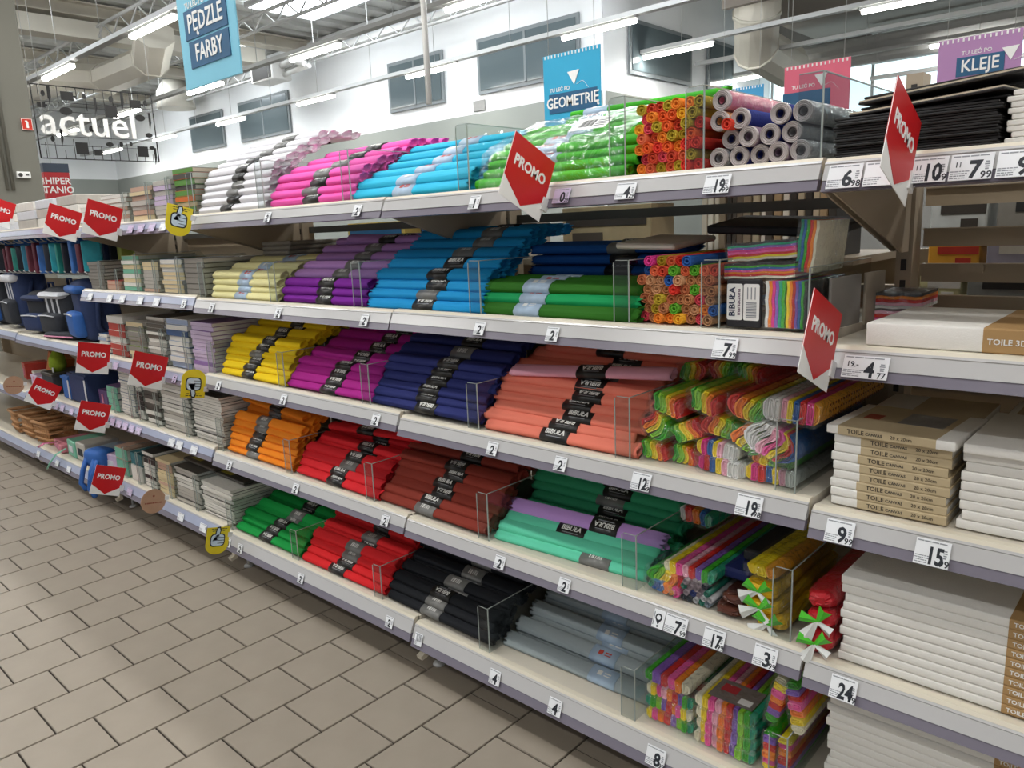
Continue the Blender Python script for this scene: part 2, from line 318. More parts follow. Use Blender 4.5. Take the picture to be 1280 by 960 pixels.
# hyper-promo box sign far left
s = new('promo_box_sign', rbox((.3, .27, .3), .004), M('sign_deep_red', 'B52A30', .5), loc=(-10.2, 1.82, 2.12), label='red block sign with white words left of the notebook shelves', cat='sign')
part('top_band', B((0, 0, .2), (.302, .272, .1)), M('slate_blue', '3C4757', .5), s)
part('hanger_wire', MB().tube([(0, 0, .25), (0, 0, 3.88)], .004, 4), m_steel, s)
new('lettering', text('HIPER\nTANIO', .105, .02, 0, .001), m_wht, s, (.152, 0, -.0), RX); new('lettering', text('HIPER\nTANIO', .105, .02, 0, .001), m_wht, s, (0, -.137, 0), (pi/2, 0, 0))

# hanging category boards
def board(x0, x1, z0, z1, y, col, name, rows, tri, label, extra=None):
    w, h = x1-x0, z1-z0
    s = new('hanging_board', rbox((w, .008, h), .002), M('board_'+name, col, .5, .04, 3), loc=((x0+x1)/2, y, (z0+z1)/2), label=label, cat='sign')
    mb = MB(); n = int(w/.026)
    for i in range(n): mb.box((-w/2+.02+i*(w-.04)/(n-1), -.0055, h/2-.012), (.008, .004, .018))
    part('spiral_holes', mb, m_wht if name != 'a' else M('board_dark_blue', '25506E'), s)
    for (t_, dx, dz, bw, bh, sz) in rows:
        b = part('title_box', B((dx, -.006, dz), (bw, .004, bh)), M('title_slate_blue', '275A80', .5, .25, 6), s)
        if t_: new('lettering', text(t_, sz, .015, 0, .0008, narrow=.86), m_wht, b, (dx, -.0095, dz), (pi/2, 0, 0))
    if tri:
        dx, dz, r = tri; part('paper_plane', MB().prism([(dx-r, dz+r*.7), (dx+r, dz+r*.8), (dx+r*.1, dz-r)], -.009, -.004, 'y'), m_wht, s)
        part('flight_curve', MB().tube([(dx+r*.5+.01*k, -.006, dz-r+.012*math.sin(k*.5)*(k*.3)) for k in range(10)], .0014, 4), m_wht, s)
    if extra: new('small_lettering', text('TU LEĆ PO', extra[2], .01, 0, .0008), m_wht, s, (extra[0], -.006, extra[1]), (pi/2, 0, 0))
    part('hanger_wire', MB().tube([(-w*.4, 0, h/2), (-w*.4, 0, 4.3-(z0+z1)/2)], .002, 4).tube([(w*.4, 0, h/2), (w*.4, 0, 4.3-(z0+z1)/2)], .002, 4), m_steel, s)
    return s
board(-3.435, -2.955, 2.07, 2.74, .25, '7FC4DC', 'pale_blue', [('PĘDZLE', 0, -.085, .36, .115, .1), ('FARBY', .01, -.205, .34, .105, .095)], None, 'pale blue hanging board reading PĘDZLE FARBY top left', (-.08, -.01, .035))
board(-3.262, -2.822, 1.86, 2.462, 2.5, '31A3CC', 'blue', [('GEOMETRIĘ', .01, .01, .37, .115, .088)], (.02, .15, .045), 'bright blue hanging board reading GEOMETRIĘ above the green rolls', (-.09, .09, .032))
board(-1.287, -.885, 1.8, 2.347, 3.6, 'B184B4', 'lilac', [('KLEJE', .01, .12, .23, .1, .09), ('', .06, .01, .23, .09, .08)], (.15, .16, .04), 'lilac hanging board reading KLEJE at the right edge', (-.01, .19, .03))
board(-2.175, -1.765, 1.75, 2.352, 3.6, 'D9647C', 'pink', [('', -.06, .09, .3, .1, .06)], (.03, .2, .04), 'pink hanging board behind the clear plastic box', (-.08, .17, .03))
board(-3.36, -2.955, 1.95, 2.515, 5.0, '3E93C4', 'blue_far', [('', 0, .0, .3, .1, .08)], None, 'small far blue hanging board left of the pink board', None)
# ================================================================== SHELVING
m_beige = M('shelf_beige', 'AC9E8A', .5, .05, 8); m_deck = M('shelf_deck', 'CFC8BA', .45, .05, 6); m_lip = M('shelf_lip_cream', 'DAD2C0', .5, .04, 8)
m_rail = M('price_rail_plastic', 'BDBCBC', .22, .03, 5, spec=.6); m_foot = M('rail_foot_reflection', '77727F', .25, .04, 5, spec=.6); m_strip = M('rail_blue_insert', 'A4ABC2', .3, .10, 14)  # dark lilac foot: the glossy rail's reflection put into its colour
m_panel = M('back_panel_beige', 'A2937D', .55, .06, 6); m_grey_panel = M('dark_grey_bar', '45443F', .5)
BAYS = {'R': (-.54, .71), 'A': (-1.79, -.54), 'B': (-3.04, -1.79), 'C': (-4.29, -3.04), 'D': (-5.54, -4.29), 'E': (-6.79, -5.54), 'F': (-8.04, -6.79)}
Z = {'R': [1.516, 1.182, .862, .54, .19], 'A': [1.519, 1.197, .874, .549, .192], 'B': [1.521, 1.195, .884, .553, .203], 'C': [1.516, 1.203, .871, .565, .216],
     'D': [1.53, None, .9, .54, .17], 'E': [1.53, None, .91, .52, .16], 'F': [1.53, None, .91, .52, .16]}
LEV = ['top shelf', 'second shelf', 'third shelf', 'fourth shelf', 'bottom shelf']
BNAME = {'R': 'in the canvas bay on the right', 'A': 'in the bay left of the canvases', 'B': 'in the bay of white, yellow and orange rolls', 'C': 'in the notebook bay', 'D': 'in the bay with backpacks', 'E': 'in the far bay left of the backpacks', 'F': 'in the farthest bay on the left'}
RT = math.atan2(.022, .053)
def shelf(bay, lv):
    x0, x1 = BAYS[bay]; z = Z[bay][lv]; g_ = .0035; xa, xb = x0+g_, x1-g_; bot = lv == 4
    D = .49 if lv else .47
    o = new('metal_shelf', B(((xa+xb)/2, D/2+.004, z-.011), (xb-xa, D-.004, .022)).mesh('metal_shelf'), m_deck, label='beige metal %s with price rail %s' % (LEV[lv], BNAME[bay]), cat='shelf', group='metal shelves')
    h = .07 if bot else .055; yb = -.03 if not bot else -.036
    part('shelf_lip', MB().prism([(.012, z-.001), (.012, z+.003), (-.004, z+.003), (-.009, z-.004), (-.006, z-.03), (.004, z-.03)], xa, xb), m_lip, o)
    k = .62
    part('price_rail', MB().prism([(-.0075, z-.005), (-.0115, z-.0045), (-.0115+(yb+.0115)*k-.003, z-.004-(h-.004)*k), (-.0115+(yb+.0115)*k+.012, z-.004-(h-.004)*k)], xa, xb), m_strip if bay in 'CDE' else m_rail, o)
    part('rail_foot', MB().prism([(-.0115+(yb+.0115)*k+.010, z-.0045-(h-.004)*k), (-.0115+(yb+.0115)*k-.001, z-.0045-(h-.004)*k), (yb-.002, z-h), (yb+.014, z-h-.002)], xa, xb), m_foot, o)
    part('rail_ridge', MB().prism([(-.0115, z-.003), (-.0145, z-.007), (-.0135, z-.009), (-.0105, z-.006)], xa, xb), m_rail, o)
    if bot: part('kick_beam', B(((xa+xb)/2, .1, z-.05), (xb-xa, .02, .055)), m_beige, o)
    else:
        bh = .185 if lv == 0 else .15
        for xs in (xa+.006, xb-.006):
            part('bracket', MB().prism([(.0, z-.023), (.49, z-.023), (.49, z-bh), (.44, z-bh), (.0, z-.052)], xs-.002, xs+.002), m_beige, o)
        if lv == 0: part('stiffener', B(((xa+xb)/2, .26, z-.032), (xb-xa-.03, .06, .018)), m_beige, o)
    return o
for b in BAYS:
    for lv in range(5):
        if Z[b][lv] is not None: shelf(b, lv)
slot_me = {}
def frame(bay, first=False):
    x0, x1 = BAYS[bay]
    f = new('shelving_frame', None, loc=(x0, .53, 0), label='beige upright frame and back panel %s' % BNAME[bay], cat='shelving frame', group='shelving frames')
    W = x1-x0
    part('upright', MB().box((0, 0, .86), (.035, .06, 1.72)), m_beige, f)
    mb = MB()
    for k in range(34): mb.box((.0, -.0305, .1+.048*k), (.012, .002, .026))
    part('upright_slots', mb, m_dark, f)
    part('base_leg', MB().box((0, -.22, .09), (.035, .4, .06)), m_beige, f)
    part('levelling_foot', MB().tube([(0, -.45, .01), (0, -.45, .07)], .007, 8).tube([(0, -.45, 0), (0, -.45, .006), (0, -.45, .012)], [.022, .02, .01], 10), m_steel, f)
    part('foot_clip', MB().prism([(-.515, .1), (-.5, .1), (-.5, .06), (-.53, .055), (-.535, .068), (-.515, .075)], -.012, .012), m_lip, f)
    if bay == 'R':
        for z in (1.452, 1.36, 1.279, 1.206, 1.11, 1.02, .93, .84, .74, .64, .54, .44, .34, .24):
            part('back_slat', MB().box((W/2, .03, z), (W-.05, .018, .042)).box((W/2, .016, z+.02), (W-.05, .012, .003)), m_panel, f)
        for k in range(5):
            for z in (1.279,): part('slat_clip', MB().prism(rr2(.05, .02, .006), .008, .02, 'y'), m_panel, f, (.13+.13*k, 0, z+.01))
    else:
        part('back_panel', B((W/2, .035, .62), (W-.04, .012, 1.14)), m_panel, f)
        part('cross_bar', B((W/2, .02, 1.449), (W-.03, .03, .027)), m_grey_panel, f); part('cross_bar', B((W/2, .02, 1.235), (W-.03, .03, .03)), m_panel, f)
        if bay in 'BCDEF': part('back_panel', B((W/2, .035, 1.34 if bay != 'B' else 1.27), (W-.04, .012, .24 if bay != 'B' else .1)), m_panel, f)
    return f
for b in BAYS: frame(b)

# ------------------------------------------------------------------ shelving of the aisle behind, glimpsed through the gaps
rs = random.Random(11)
BK = [M('book_'+h, h, .55, .08, 20) for h in ('4C443C', 'B7A98F', '8A7B66', 'D8D2C4', '3B3631', 'A58C6A', '6B5D4E', 'C9C2B2', 'C0392B', '2E6E9E')]
ob = new('rear_shelf', None, loc=(-1.9, .62, 0), label='beige shelf of the next aisle seen through the gap in the back', cat='shelf')
part('deck', B((-.35, .25, 1.3), (3.1, .46, .02)), m_beige, ob); part('low_deck', B((1.95, .25, 1.175), (1.4, .46, .02)), m_beige, ob); part('back_board', B((.4, .5, 1.0), (4.6, .02, .62)), m_panel, ob)
part('upper_deck', B((.4, .25, 1.6), (4.6, .46, .02)), m_beige, ob)
bk_me = rbox((.018, .2, .2), .002); x = -1.15; n = 0
while x < -.75:
    n += 1; t_ = rs.uniform(.012, .024); m = BK[rs.randrange(0, 8)]
    new('standing_book', bk_me, m, loc=(x, .78, 1.41), scale=(t_/.018, 1, 1), label='%s thin upright book behind the shelf gap' % LEF[n-1], cat='book', group='books behind the gap'); x += t_+.003
for i, (x, w, h, c, lab) in enumerate(((-1.52, .36, .17, 'A89878', 'beige printed carton behind the dark cross bar'), (-1.95, .16, .15, 'D9D6D0', 'white carton with a red edge behind the shelf gap'), (-2.3, .3, .16, '2C2E3C', 'dark pen display behind the lilac rolls'), (-2.75, .4, .16, 'D9C36A', 'yellow and blue printed carton behind the purple rolls'))):
    z0 = 1.31
    o = new('display_carton', rbox((w, .14, h), .003), M('carton_'+c, c, .5, .2, 25), loc=(x, .76, z0+h/2), label=lab, cat='carton')
    part('print_band', B((0, -.0715, h*.22), (w*.9, .002, h*.2)), BK[[4, 8, 9, 9, 4, 4, 8][i]], o); part('print_block', B((-w*.2, -.0715, -h*.15), (w*.35, .002, h*.3)), BK[[0, 9, 3, 8, 3, 0, 3][i]], o)
for i, (x, z, w, h, c, c2, lab) in enumerate(((-.5, 1.186, .09, .078, 'D6D2A0', 'E0DDD6', 'pale yellow carton lowest behind the back slats'), (-.33, 1.186, .22, .078, '8C8E8A', '34322F', 'grey carton with dark print lowest behind the back slats'), (-.08, 1.186, .24, .078, 'B4B4AC', '34322F', 'light grey carton lowest behind the back slats'),
        (-.475, 1.2655, .11, .082, 'E8A83A', 'C0392B', 'orange colour pencil carton behind the back slats'), (-.33, 1.2655, .15, .082, 'A9A4B4', 'D8D2C4', 'pale lilac pencil carton behind the back slats'), (-.13, 1.2655, .2, .082, '9AA49E', '3B3631', 'greenish pencil carton behind the back slats'),
        (-.47, 1.349, .12, .1, 'B9BDBA', '3B3631', 'shiny grey tin highest behind the back slats'), (-.26, 1.349, .26, .1, '8E8A82', '2B2A2A', 'printed grey carton highest behind the back slats'))):
    o = new('display_carton', rbox((w, .12, h), .003), M('carton_'+c, c, .45, .2, 25), loc=(x, .72, z+h/2), label=lab, cat='carton')
    part('print_band', B((.01, -.061, h*.22), (w*.8, .002, h*.22)), M('print_'+c2, c2, .5, .2, 40), o); part('print_block', B((w*.2, -.061, -h*.15), (w*.3, .002, h*.3)), M('print_'+c2, c2), o)
# ------------------------------------------------------------------ price tags
m_ink = M('ink_dark', '22262E', .6); m_fine = M('fine_print_grey', '8D9096', .6); m_tag = M('tag_white', 'E9EBEE', .35, .02); m_tagp = M('tag_lilac', 'CDBFDB', .4, .03)
_tagc = {}
def fine(w, h):
    k = (round(w, 3), round(h, 3))
    if k not in _tagc:
        r = random.Random(5); mb = MB()
        x = -w*.45
        while x < w*.4:
            l = r.uniform(.1, .22)*w; mb.box((x+l/2, h*.41, .0007), (l, h*.045, .0005)); x += l+w*.02
        for row in range(4):
            x = -w*.47
            while x < -w*.12:
                l = r.uniform(.04, .1)*w; mb.box((x+l/2, -h*.16-row*h*.085, .0007), (l, h*.035, .0005)); x += l+w*.015
        for row in range(4): mb.box((w*.37, h*.16-row*h*.09, .0007), (w*.14*r.uniform(.6, 1), h*.05, .0005))
        _tagc[k] = mb.mesh('fine_print')
    return _tagc[k]
def rail_pt(bay, lv, s_=.5):
    z = Z[bay][lv]; h = .07 if lv == 4 else .055; yb = -.036 if lv == 4 else -.03
    return (-.0155+(yb+.0115)*s_-.002, z-.004-(h-.004)*s_)
def tag(bay, lv, x, main, cents='', w=.037, h=.036, note='', kind='white', big=None, dz=0):
    y, z = rail_pt(bay, lv, .52)
    a = math.atan2(.0245, .066 if lv == 4 else .051)
    o = new('price_tag', rbox((w, h, .0012), .0004), m_tagp if kind == 'lilac' else m_tag, loc=(x, y-.001, z+dz), rot=(pi/2-a, 0, 0), label='%s price tag%s %s, %s' % ('lilac' if kind == 'lilac' else 'white', (' reading %s%s' % (main, (' '+cents) if cents else '')) if main else '', note, LEV[lv]), cat='price tag', group='price tags')
    new('fine_print', fine(w, h), m_fine, o, (0, 0, 0))
    if main:
        sz = big or h*.92
        new('price_digits', text(main, sz, .03, 0, .0003, narrow=.68 if len(main) > 1 else .86), m_ink, o, (w*(.1 if cents else .05), -h*.14, .0009))
    if cents: new('cents_digits', text(cents, h*.36, .012, 0, .0003), m_ink, o, (w*.37, -h*.34, .0009))
    return o
PN = {'A0': ['under the cyan rolls'],}
for b, lv, x, nt in (('B', 0, -2.405, 'under the white and pink rolls'), ('B', 0, -1.901, 'under the cyan rolls'), ('B', 1, -2.884, 'under the cream rolls'), ('B', 1, -2.4, 'under the purple rolls'), ('B', 1, -1.908, 'under the light blue rolls'),
        ('B', 2, -2.903, 'under the yellow rolls'), ('B', 2, -2.423, 'under the magenta rolls'), ('B', 2, -1.891, 'under the navy rolls'), ('B', 3, -2.892, 'under the orange rolls'), ('B', 3, -2.402, 'under the red rolls'), ('B', 3, -1.883, 'under the brown rolls'),
        ('B', 4, -2.878, 'under the green rolls'), ('B', 4, -2.425, 'under the red rolls'), ('B', 4, -1.898, 'under the black rolls'), ('A', 1, -1.414, 'at the left end of the dark green rolls'), ('A', 1, -1.167, 'under the middle of the dark green rolls'), ('A', 2, -1.388, 'at the left end of the coral rolls'), ('A', 2, -1.154, 'under the middle of the coral rolls'),
        ('A', 3, -1.38, 'at the left end of the mint rolls'), ('A', 3, -1.153, 'under the middle of the mint rolls')):
    tag(b, lv, x, '2', '', note=nt)
tag('A', 0, -1.409, '1', note='under the left end of the bright green rolls'); tag('A', 0, -1.127, '0', '29', .047, .036, 'under the bright green rolls', 'lilac'); tag('A', 0, -.952, '4', '29', .05, .038, 'under the orange roll ends'); tag('A', 0, -.739, '19', '99', .055, .04, 'under the big film wrapped rolls')
tag('A', 1, -.717, '7', '99', .052, .042, 'under the folded tissue packs')
tag('A', 2, -.919, '12', '99', .05, .04, 'left under the rainbow bundles'); tag('A', 2, -.659, '19', '98', .056, .044, 'right under the rainbow bundles')
t7 = tag('A', 3, -.828, '7', '99', .056, .042, 'under the striped rainbow pack'); tag('A', 3, -.733, '17', '99', .05, .042, 'under the small dark tubes'); tag('A', 3, -.616, '3', '99', .05, .044, 'under the yellow twisted packs')
o = new('pin_tag', rbox((.03, .042, .0012), .0004), m_tag, loc=(t7.location.x-.045, t7.location.y, t7.location.z), rot=t7.rotation_euler, label='white tag with a map pin mark beside the 7 price tag', cat='price tag')
part('map_pin', MB().prism([(.009*cos(a), .009*sin(a)+.004) for a in [R(-40+i*26) for i in range(11)]]+[(0, -.012)], .0007, .0012, 'z').prism(circ(.0025, 10, 0, -.016), .0007, .0012, 'z'), m_ink, o); part('pin_hole', MB().prism(circ(.0052, 12, 0, .004), .0012, .0015, 'z'), m_tag, o)
part('fine_print', MB().box((-.012, 0, .001), (.002, .03, .0005)), m_fine, o)
tag('A', 4, -1.418, '4', note='at the left end of the grey rolls', h=.042, w=.042); tag('A', 4, -1.195, '4', note='under the middle of the grey rolls', h=.044, w=.044); tag('A', 4, -.881, '8', '99', .052, .046, 'under the rainbow blocks')
bt = tag('A', 4, -1.753, '', note='with a barcode at the corner of the black rolls', w=.036, h=.038)
part('barcode', MB().box((-.008, .004, .001), (.002, .02, .0005)).box((-.003, .004, .001), (.004, .02, .0005)).box((.004, .004, .001), (.002, .02, .0005)).box((.009, .004, .001), (.003, .02, .0005)), m_fine, bt)
for x, a, c_, w in ((-.497, '6', '98', .058), (-.434, '', '', .06), (-.363, '10', '99', .053), (-.303, '7', '99', .06), (-.238, '9', '99', .06)):
    tt_ = tag('R', 0, x, a, c_, w, .045, {'6': 'leftmost under the black panels', '': 'half hidden behind the sign under the black panels', '10': 'right of the sign under the black panels', '7': 'under the right end of the black panels', '9': 'under the white panels'}[a])
    if a in ('10', '7'): new('old_price', text('11', .013, .012, 0, .0003, narrow=.8), m_ink, tt_, (-w*.3, .004, .0009))
t4 = tag('R', 1, -.446, '4', '77', .078, .042, 'with old price under the single wide canvas'); new('old_price', text('19.-', .014, .01, 0, .0003), m_ink, t4, (-.022, .004, .0009))
tag('R', 2, -.477, '9', '99', .052, .044, 'under the small canvas stack'); tag('R', 2, -.318, '15', '99', .056, .046, 'under the plain white canvas stack'); tag('R', 3, -.456, '24', '99', .05, .045, 'under the wide canvas stack')
rs = random.Random(4)
for lv, xs in ((0, (-3.55, -3.44, -3.33, -3.22, -3.11)), (1, (-4.15, -3.9, -3.75, -3.55, -3.38)), (2, (-4.05, -3.95, -3.62, -3.52, -3.2, -3.1)), (3, (-4.18, -4.1, -4.02, -3.94, -3.86, -3.78, -3.42, -3.34, -3.2)), (4, (-4.2, -4.12, -4.0, -3.42, -3.2))):
    for i, x in enumerate(xs): tag('C', lv, x, '', w=.06, h=.036, note='%s under the notebooks' % LEF[i], kind='lilac' if (lv in (0, 2, 3, 4) and i < len(xs)*.6) else 'white')
tag('C', 1, -3.12, '5', note='at the right end under the notebooks'); tag('C', 2, -3.3, '5', note='right under the blue notebooks', kind='lilac'); tag('B', 4, -2.975, '3', note='left of the green rolls', w=.03)
for lv, xs in ((3, (-4.95, -4.85, -4.7)), (4, (-5.45, -5.1, -4.9))):
    for i, x in enumerate(xs): tag('D', lv, x, '', w=.06, h=.036, note='%s from the left below the backpacks' % ('first', 'second', 'third')[i], kind='lilac' if lv == 3 else 'white')

# ------------------------------------------------------------------ hanging rail signs
m_red = M('promo_red', 'C4161C', .38, .03, 6)
def side_frame(X, y, z, a): return Matrix.Translation((X, y, z)) @ Matrix.Rotation(pi/2, 4, 'Z') @ Matrix.Rotation(pi/2, 4, 'X') @ Matrix.Rotation(a, 4, 'Z')
h = .074
card_me = MB().prism([(-h, -h), (h, -h), (h, h), (-h, h)], -.0006, .0006, 'z').mesh('promo_sign')
red_me = MB().prism([(-h, h), (-h, -.026), (0, -.069), (h, -.026), (h, h)], .0006, .0012, 'z').mesh('red_arrow')
redb_me = MB().prism([(-h, h), (-h, -.034), (0, -.07), (h, -.034), (h, h)], -.0012, -.0006, 'z').mesh('red_arrow')
for X, y, z, a, lab in ((-1.172, -.092, 1.531, -26, 'large near PROMO sign in front of the bright green rolls'), (-.389, -.092, 1.526, -24, 'PROMO sign seen edge-on before the black panels'), (-.501, -.097, 1.203, -24, 'PROMO sign seen edge-on beside the single wide canvas'),
        (-3.628, -.109, 1.527, -18, 'PROMO sign on the top shelf of the notebooks'), (-4.149, -.101, 1.534, -20, 'PROMO sign at the left end of the top shelf of notebooks'), (-5.16, -.1, 1.63, -22, 'smallest PROMO sign at the far left edge'),
        (-3.999, -.106, .883, -13, 'level PROMO sign below the backpacks'), (-3.399, -.094, .877, -20, 'PROMO sign left of the yellow thumb down sign'), (-4.93, -.09, .596, -34, 'strongly tilted PROMO sign beside the round wooden disc'),
        (-4.141, -.102, .569, -21, 'PROMO sign above the blue bag straps'), (-4.077, -.099, .242, -22, 'lowest PROMO sign above the floor tiles')):
    o = new('promo_sign', card_me, m_wht, label='red and white '+lab, cat='sign', group='promo signs'); o.matrix_world = side_frame(X, y, z, R(a))
    new('red_arrow', red_me, m_red, o); new('red_arrow', redb_me, m_red, o)
    new('lettering', text('PROMO', .034, .032, 0, .0003, narrow=.94), m_wht, o, (0, .018, .0016)); new('lettering', text('PROMO', .034, .032, 0, .0003, narrow=.94), m_wht, o, (0, .018, -.0016), (0, pi, 0))
    part('clip', MB().box((h+.002, -.03, .001), (.022, .03, .006)), M('clip_clear_white', 'DADADA', .3), o)
m_yel = M('sign_yellow', 'E3CF2C', .45, .03)
def thumb(o, sgn, s=1.0, col='C9DCEB'):
    mb = MB().prism([(x*s, y*sgn*s) for x, y in rr2(.05, .042, .012)], .0007, .0011, 'z').prism([(x*s, y*sgn*s) for x, y in ((-.024, .0), (-.012, .014), (-.005, .042), (.006, .044), (.01, .034), (.006, .012), (.012, .0))], .0007, .0011, 'z')
    d = part('hand_outline', mb, m_ink, o)
    part('hand', MB().prism([(x*s*.86, y*sgn*s*.84) for x, y in rr2(.05, .042, .012)], .0012, .0015, 'z').prism([(x*s*.9, (y-.001)*sgn*s) for x, y in ((-.02, .0), (-.009, .014), (-.003, .039), (.004, .04), (.007, .032), (.003, .01), (.008, .0))], .0012, .0015, 'z'), M('hand_pale_blue', col, .5), o)
    mb = MB()
    for k in range(3): mb.box((.012*s, (.008-.009*k)*sgn*s, .0017), (.024*s, .0018*s, .0005))
    part('finger_lines', mb, m_ink, o)
for X, y, z, a, sgn, lab in ((-2.953, -.082, 1.502, -14, 1, 'yellow sign with a thumb up beside the white rolls'), (-3.001, -.083, .858, -12, -1, 'yellow sign with a thumb down below the violet notebooks'), (-2.957, -.085, .2, -14, 1, 'yellow sign with a thumb up above the floor near the green rolls')):
    w = .05; pl = [(-w, -.02*sgn), (-w, .055*sgn), (w, .055*sgn), (w, -.02*sgn)]+[(w*cos(t), sgn*(-.02-.04*sin(t))) for t in [R(15*i) for i in range(1, 12)]]
    o = new('thumb_sign', MB().prism(pl, -.0006, .0006, 'z').mesh('thumb_sign'), m_yel, label=lab, cat='sign', group='thumb signs'); o.matrix_world = side_frame(X, y, z, R(a))
    thumb(o, sgn, 1.3)
    mb = MB(); rr = random.Random(2)
    for row in range(2):
        x = -.03+row*.004
        while x < .028: l = rr.uniform(.006, .012); mb.box((x+l/2, sgn*(.047-row*.008), .0009), (l, .003, .0004)); x += l+.002
    part('fine_print', mb, m_ink, o)
    part('clip', MB().box((w+.004, .02*sgn, 0), (.02, .02, .004)), M('clip_clear_white', 'DADADA'), o)
for X, y, z, lab in ((-3.576, -.082, .235, 'round kraft paper disc sign above the floor by the notebooks'), (-5.513, -.084, .582, 'round kraft paper disc sign at the far left')):
    o = new('disc_sign', MB().prism(circ(.058, 28), -.0015, .0015, 'z').mesh('disc_sign'), M('kraft_disc', 'B08C72', .6, .12, 40), label=lab, cat='sign', group='disc signs'); o.matrix_world = side_frame(X, y, z, R(-10))
    mb = MB(); rr = random.Random(8); x = -.04
    while x < .038: l = rr.uniform(.006, .014); mb.box((x+l/2, -.008, .0018), (l, .006, .0004)); x += l+.002
    mb.prism(circ(.005, 10, 0, .025), .0015, .002, 'z'); part('fine_print', mb, M('kraft_ink', '8A4A38'), o)
    part('clip', MB().box((.062, .01, 0), (.02, .02, .004)), M('clip_clear_white', 'DADADA'), o)
# ================================================================== CREPE ROLLS
def sect(w, t, r, n=16, p=2.45):
    P = []
    cre = {r.randrange(n): r.uniform(.84, .93) for _ in range(4)}
    for i in range(n):
        a = 2*pi*i/n; c, s = cos(a), sin(a)
        k = cre.get(i, 1)*r.uniform(.98, 1.02)
        P.append((w/2*k*math.copysign(abs(c)**(2/p), c), t/2*k*math.copysign(abs(s)**(2/p), s)))
    return P
def roll_mesh(seed, L=.492, w=.0435, t=.0242, frill=.004, n=20):
    r = random.Random(seed); S = sect(w, t, r, n); mb = MB(); rg = []
    xs = [-L/2, -L/2+.012, -L*.25, -.02, L*.25, L/2-.012, L/2]
    def ring(x, k, jit=0): return [(x+r.uniform(-jit, jit), y*k*r.uniform(.985, 1.015), z*k*r.uniform(.985, 1.015)) for y, z in S]
    rg = [ring(-L/2+.012, .5), ring(-L/2+.01, .72), ring(-L/2, .82, frill)]+[ring(x, k, frill if abs(x) == L/2 else 0) for x, k in zip(xs, (1.0, 1, .99, .97, .99, 1, 1.0))]+[ring(L/2, .82, frill), ring(L/2-.01, .72), ring(L/2-.012, .5)]
    mb.rings(rg, 0, True); return mb.mesh('crepe_paper_roll')
ROLLS = [roll_mesh(i) for i in range(7)]; THIN = [roll_mesh(20+i, .47, .036, .0215) for i in range(5)]; FRILL = [roll_mesh(40+i, .492, .05, .0265, .012, 22) for i in range(4)]
def band_mesh(w, t, bw): 
    S = sect(w*1.075, t*1.12, random.Random(99), 20, 2.5)
    S = [(w*1.05/2*math.copysign(abs(cos(a))**.8, cos(a)), t*1.1/2*math.copysign(abs(sin(a))**.8, sin(a))) for a in [2*pi*i/20 for i in range(20)]]
    return MB().prism(S, -bw/2, bw/2, 'x', smooth=True).mesh('paper_band')
BAND = {'r': band_mesh(.0435, .0242, .09), 't': band_mesh(.036, .0215, .08), 'f': band_mesh(.05, .0265, .085)}
HALF = {'r': .0133, 't': .01185, 'f': .0146}
m_band = M('band_black', '191817', .35, .1, 60, spec=.5); m_bandg = M('band_back_grey', '767674', .35, .25, 45, spec=.5); m_bandb = M('band_pale_blue', 'A9BFD6', .4, .2, 40); m_bl = M('band_lettering', 'E6E6E2', .5); m_blr = M('band_red_print', 'C6483C', .5)
bar_me = MB()
for i, (x, w_) in enumerate(((-.018, .003), (-.012, .0016), (-.008, .004), (-.001, .002), (.004, .0012), (.008, .003), (.013, .0016), (.017, .002))): bar_me.box((x, 0, 0), (w_, .016, .0004))
bar_me = bar_me.mesh('barcode'); line_me = MB().box((0, .012, 0), (.05, .0022, .0004)).box((0, -.013, 0), (.05, .0018, .0004)).mesh('band_lines')
blk_me = MB().box((-.012, 0, 0), (.014, .014, .0004)).box((.012, .003, 0), (.02, .004, .0004)).box((.012, -.005, 0), (.02, .003, .0004)).mesh('band_print')
prn = random.Random(21)
def roll(mat, loc, tilt, rz, kind='r', band='black', label='', group='', frill=False, bx=0.0, flip=None, bandless=False, ry=0):
    src = {'r': ROLLS, 't': THIN, 'f': FRILL}[kind]
    o = new('crepe_paper_roll', prn.choice(src), mat, None, loc, (tilt, ry, rz), label, 'crepe paper', group)
    if bandless: return o
    style = band
    if band == 'black' and prn.random() < .33: style = 'grey'
    b = new('paper_band', BAND[kind], {'black': m_band, 'grey': m_bandg, 'blue': m_bandb}[style], o, (bx, 0, 0), (prn.uniform(-.15, .15), 0, 0))
    hz = HALF[kind]*1.0+.0006; fl = (prn.random() < .4) if flip is None else flip
    if style == 'black': new('band_lettering', text('BIBUŁA', .0195, .025, 0, .0002), m_bl, b, (0, 0, hz), (0, 0, pi if fl else 0)); new('band_lines', line_me, m_fine, b, (0, 0, hz-.0012))
    elif style == 'grey': new('barcode', bar_me, m_bl, b, (0, 0, hz))
    else: new('band_print', blk_me, m_blr if prn.random() < .5 else m_bl, b, (0, 0, hz))
    return o
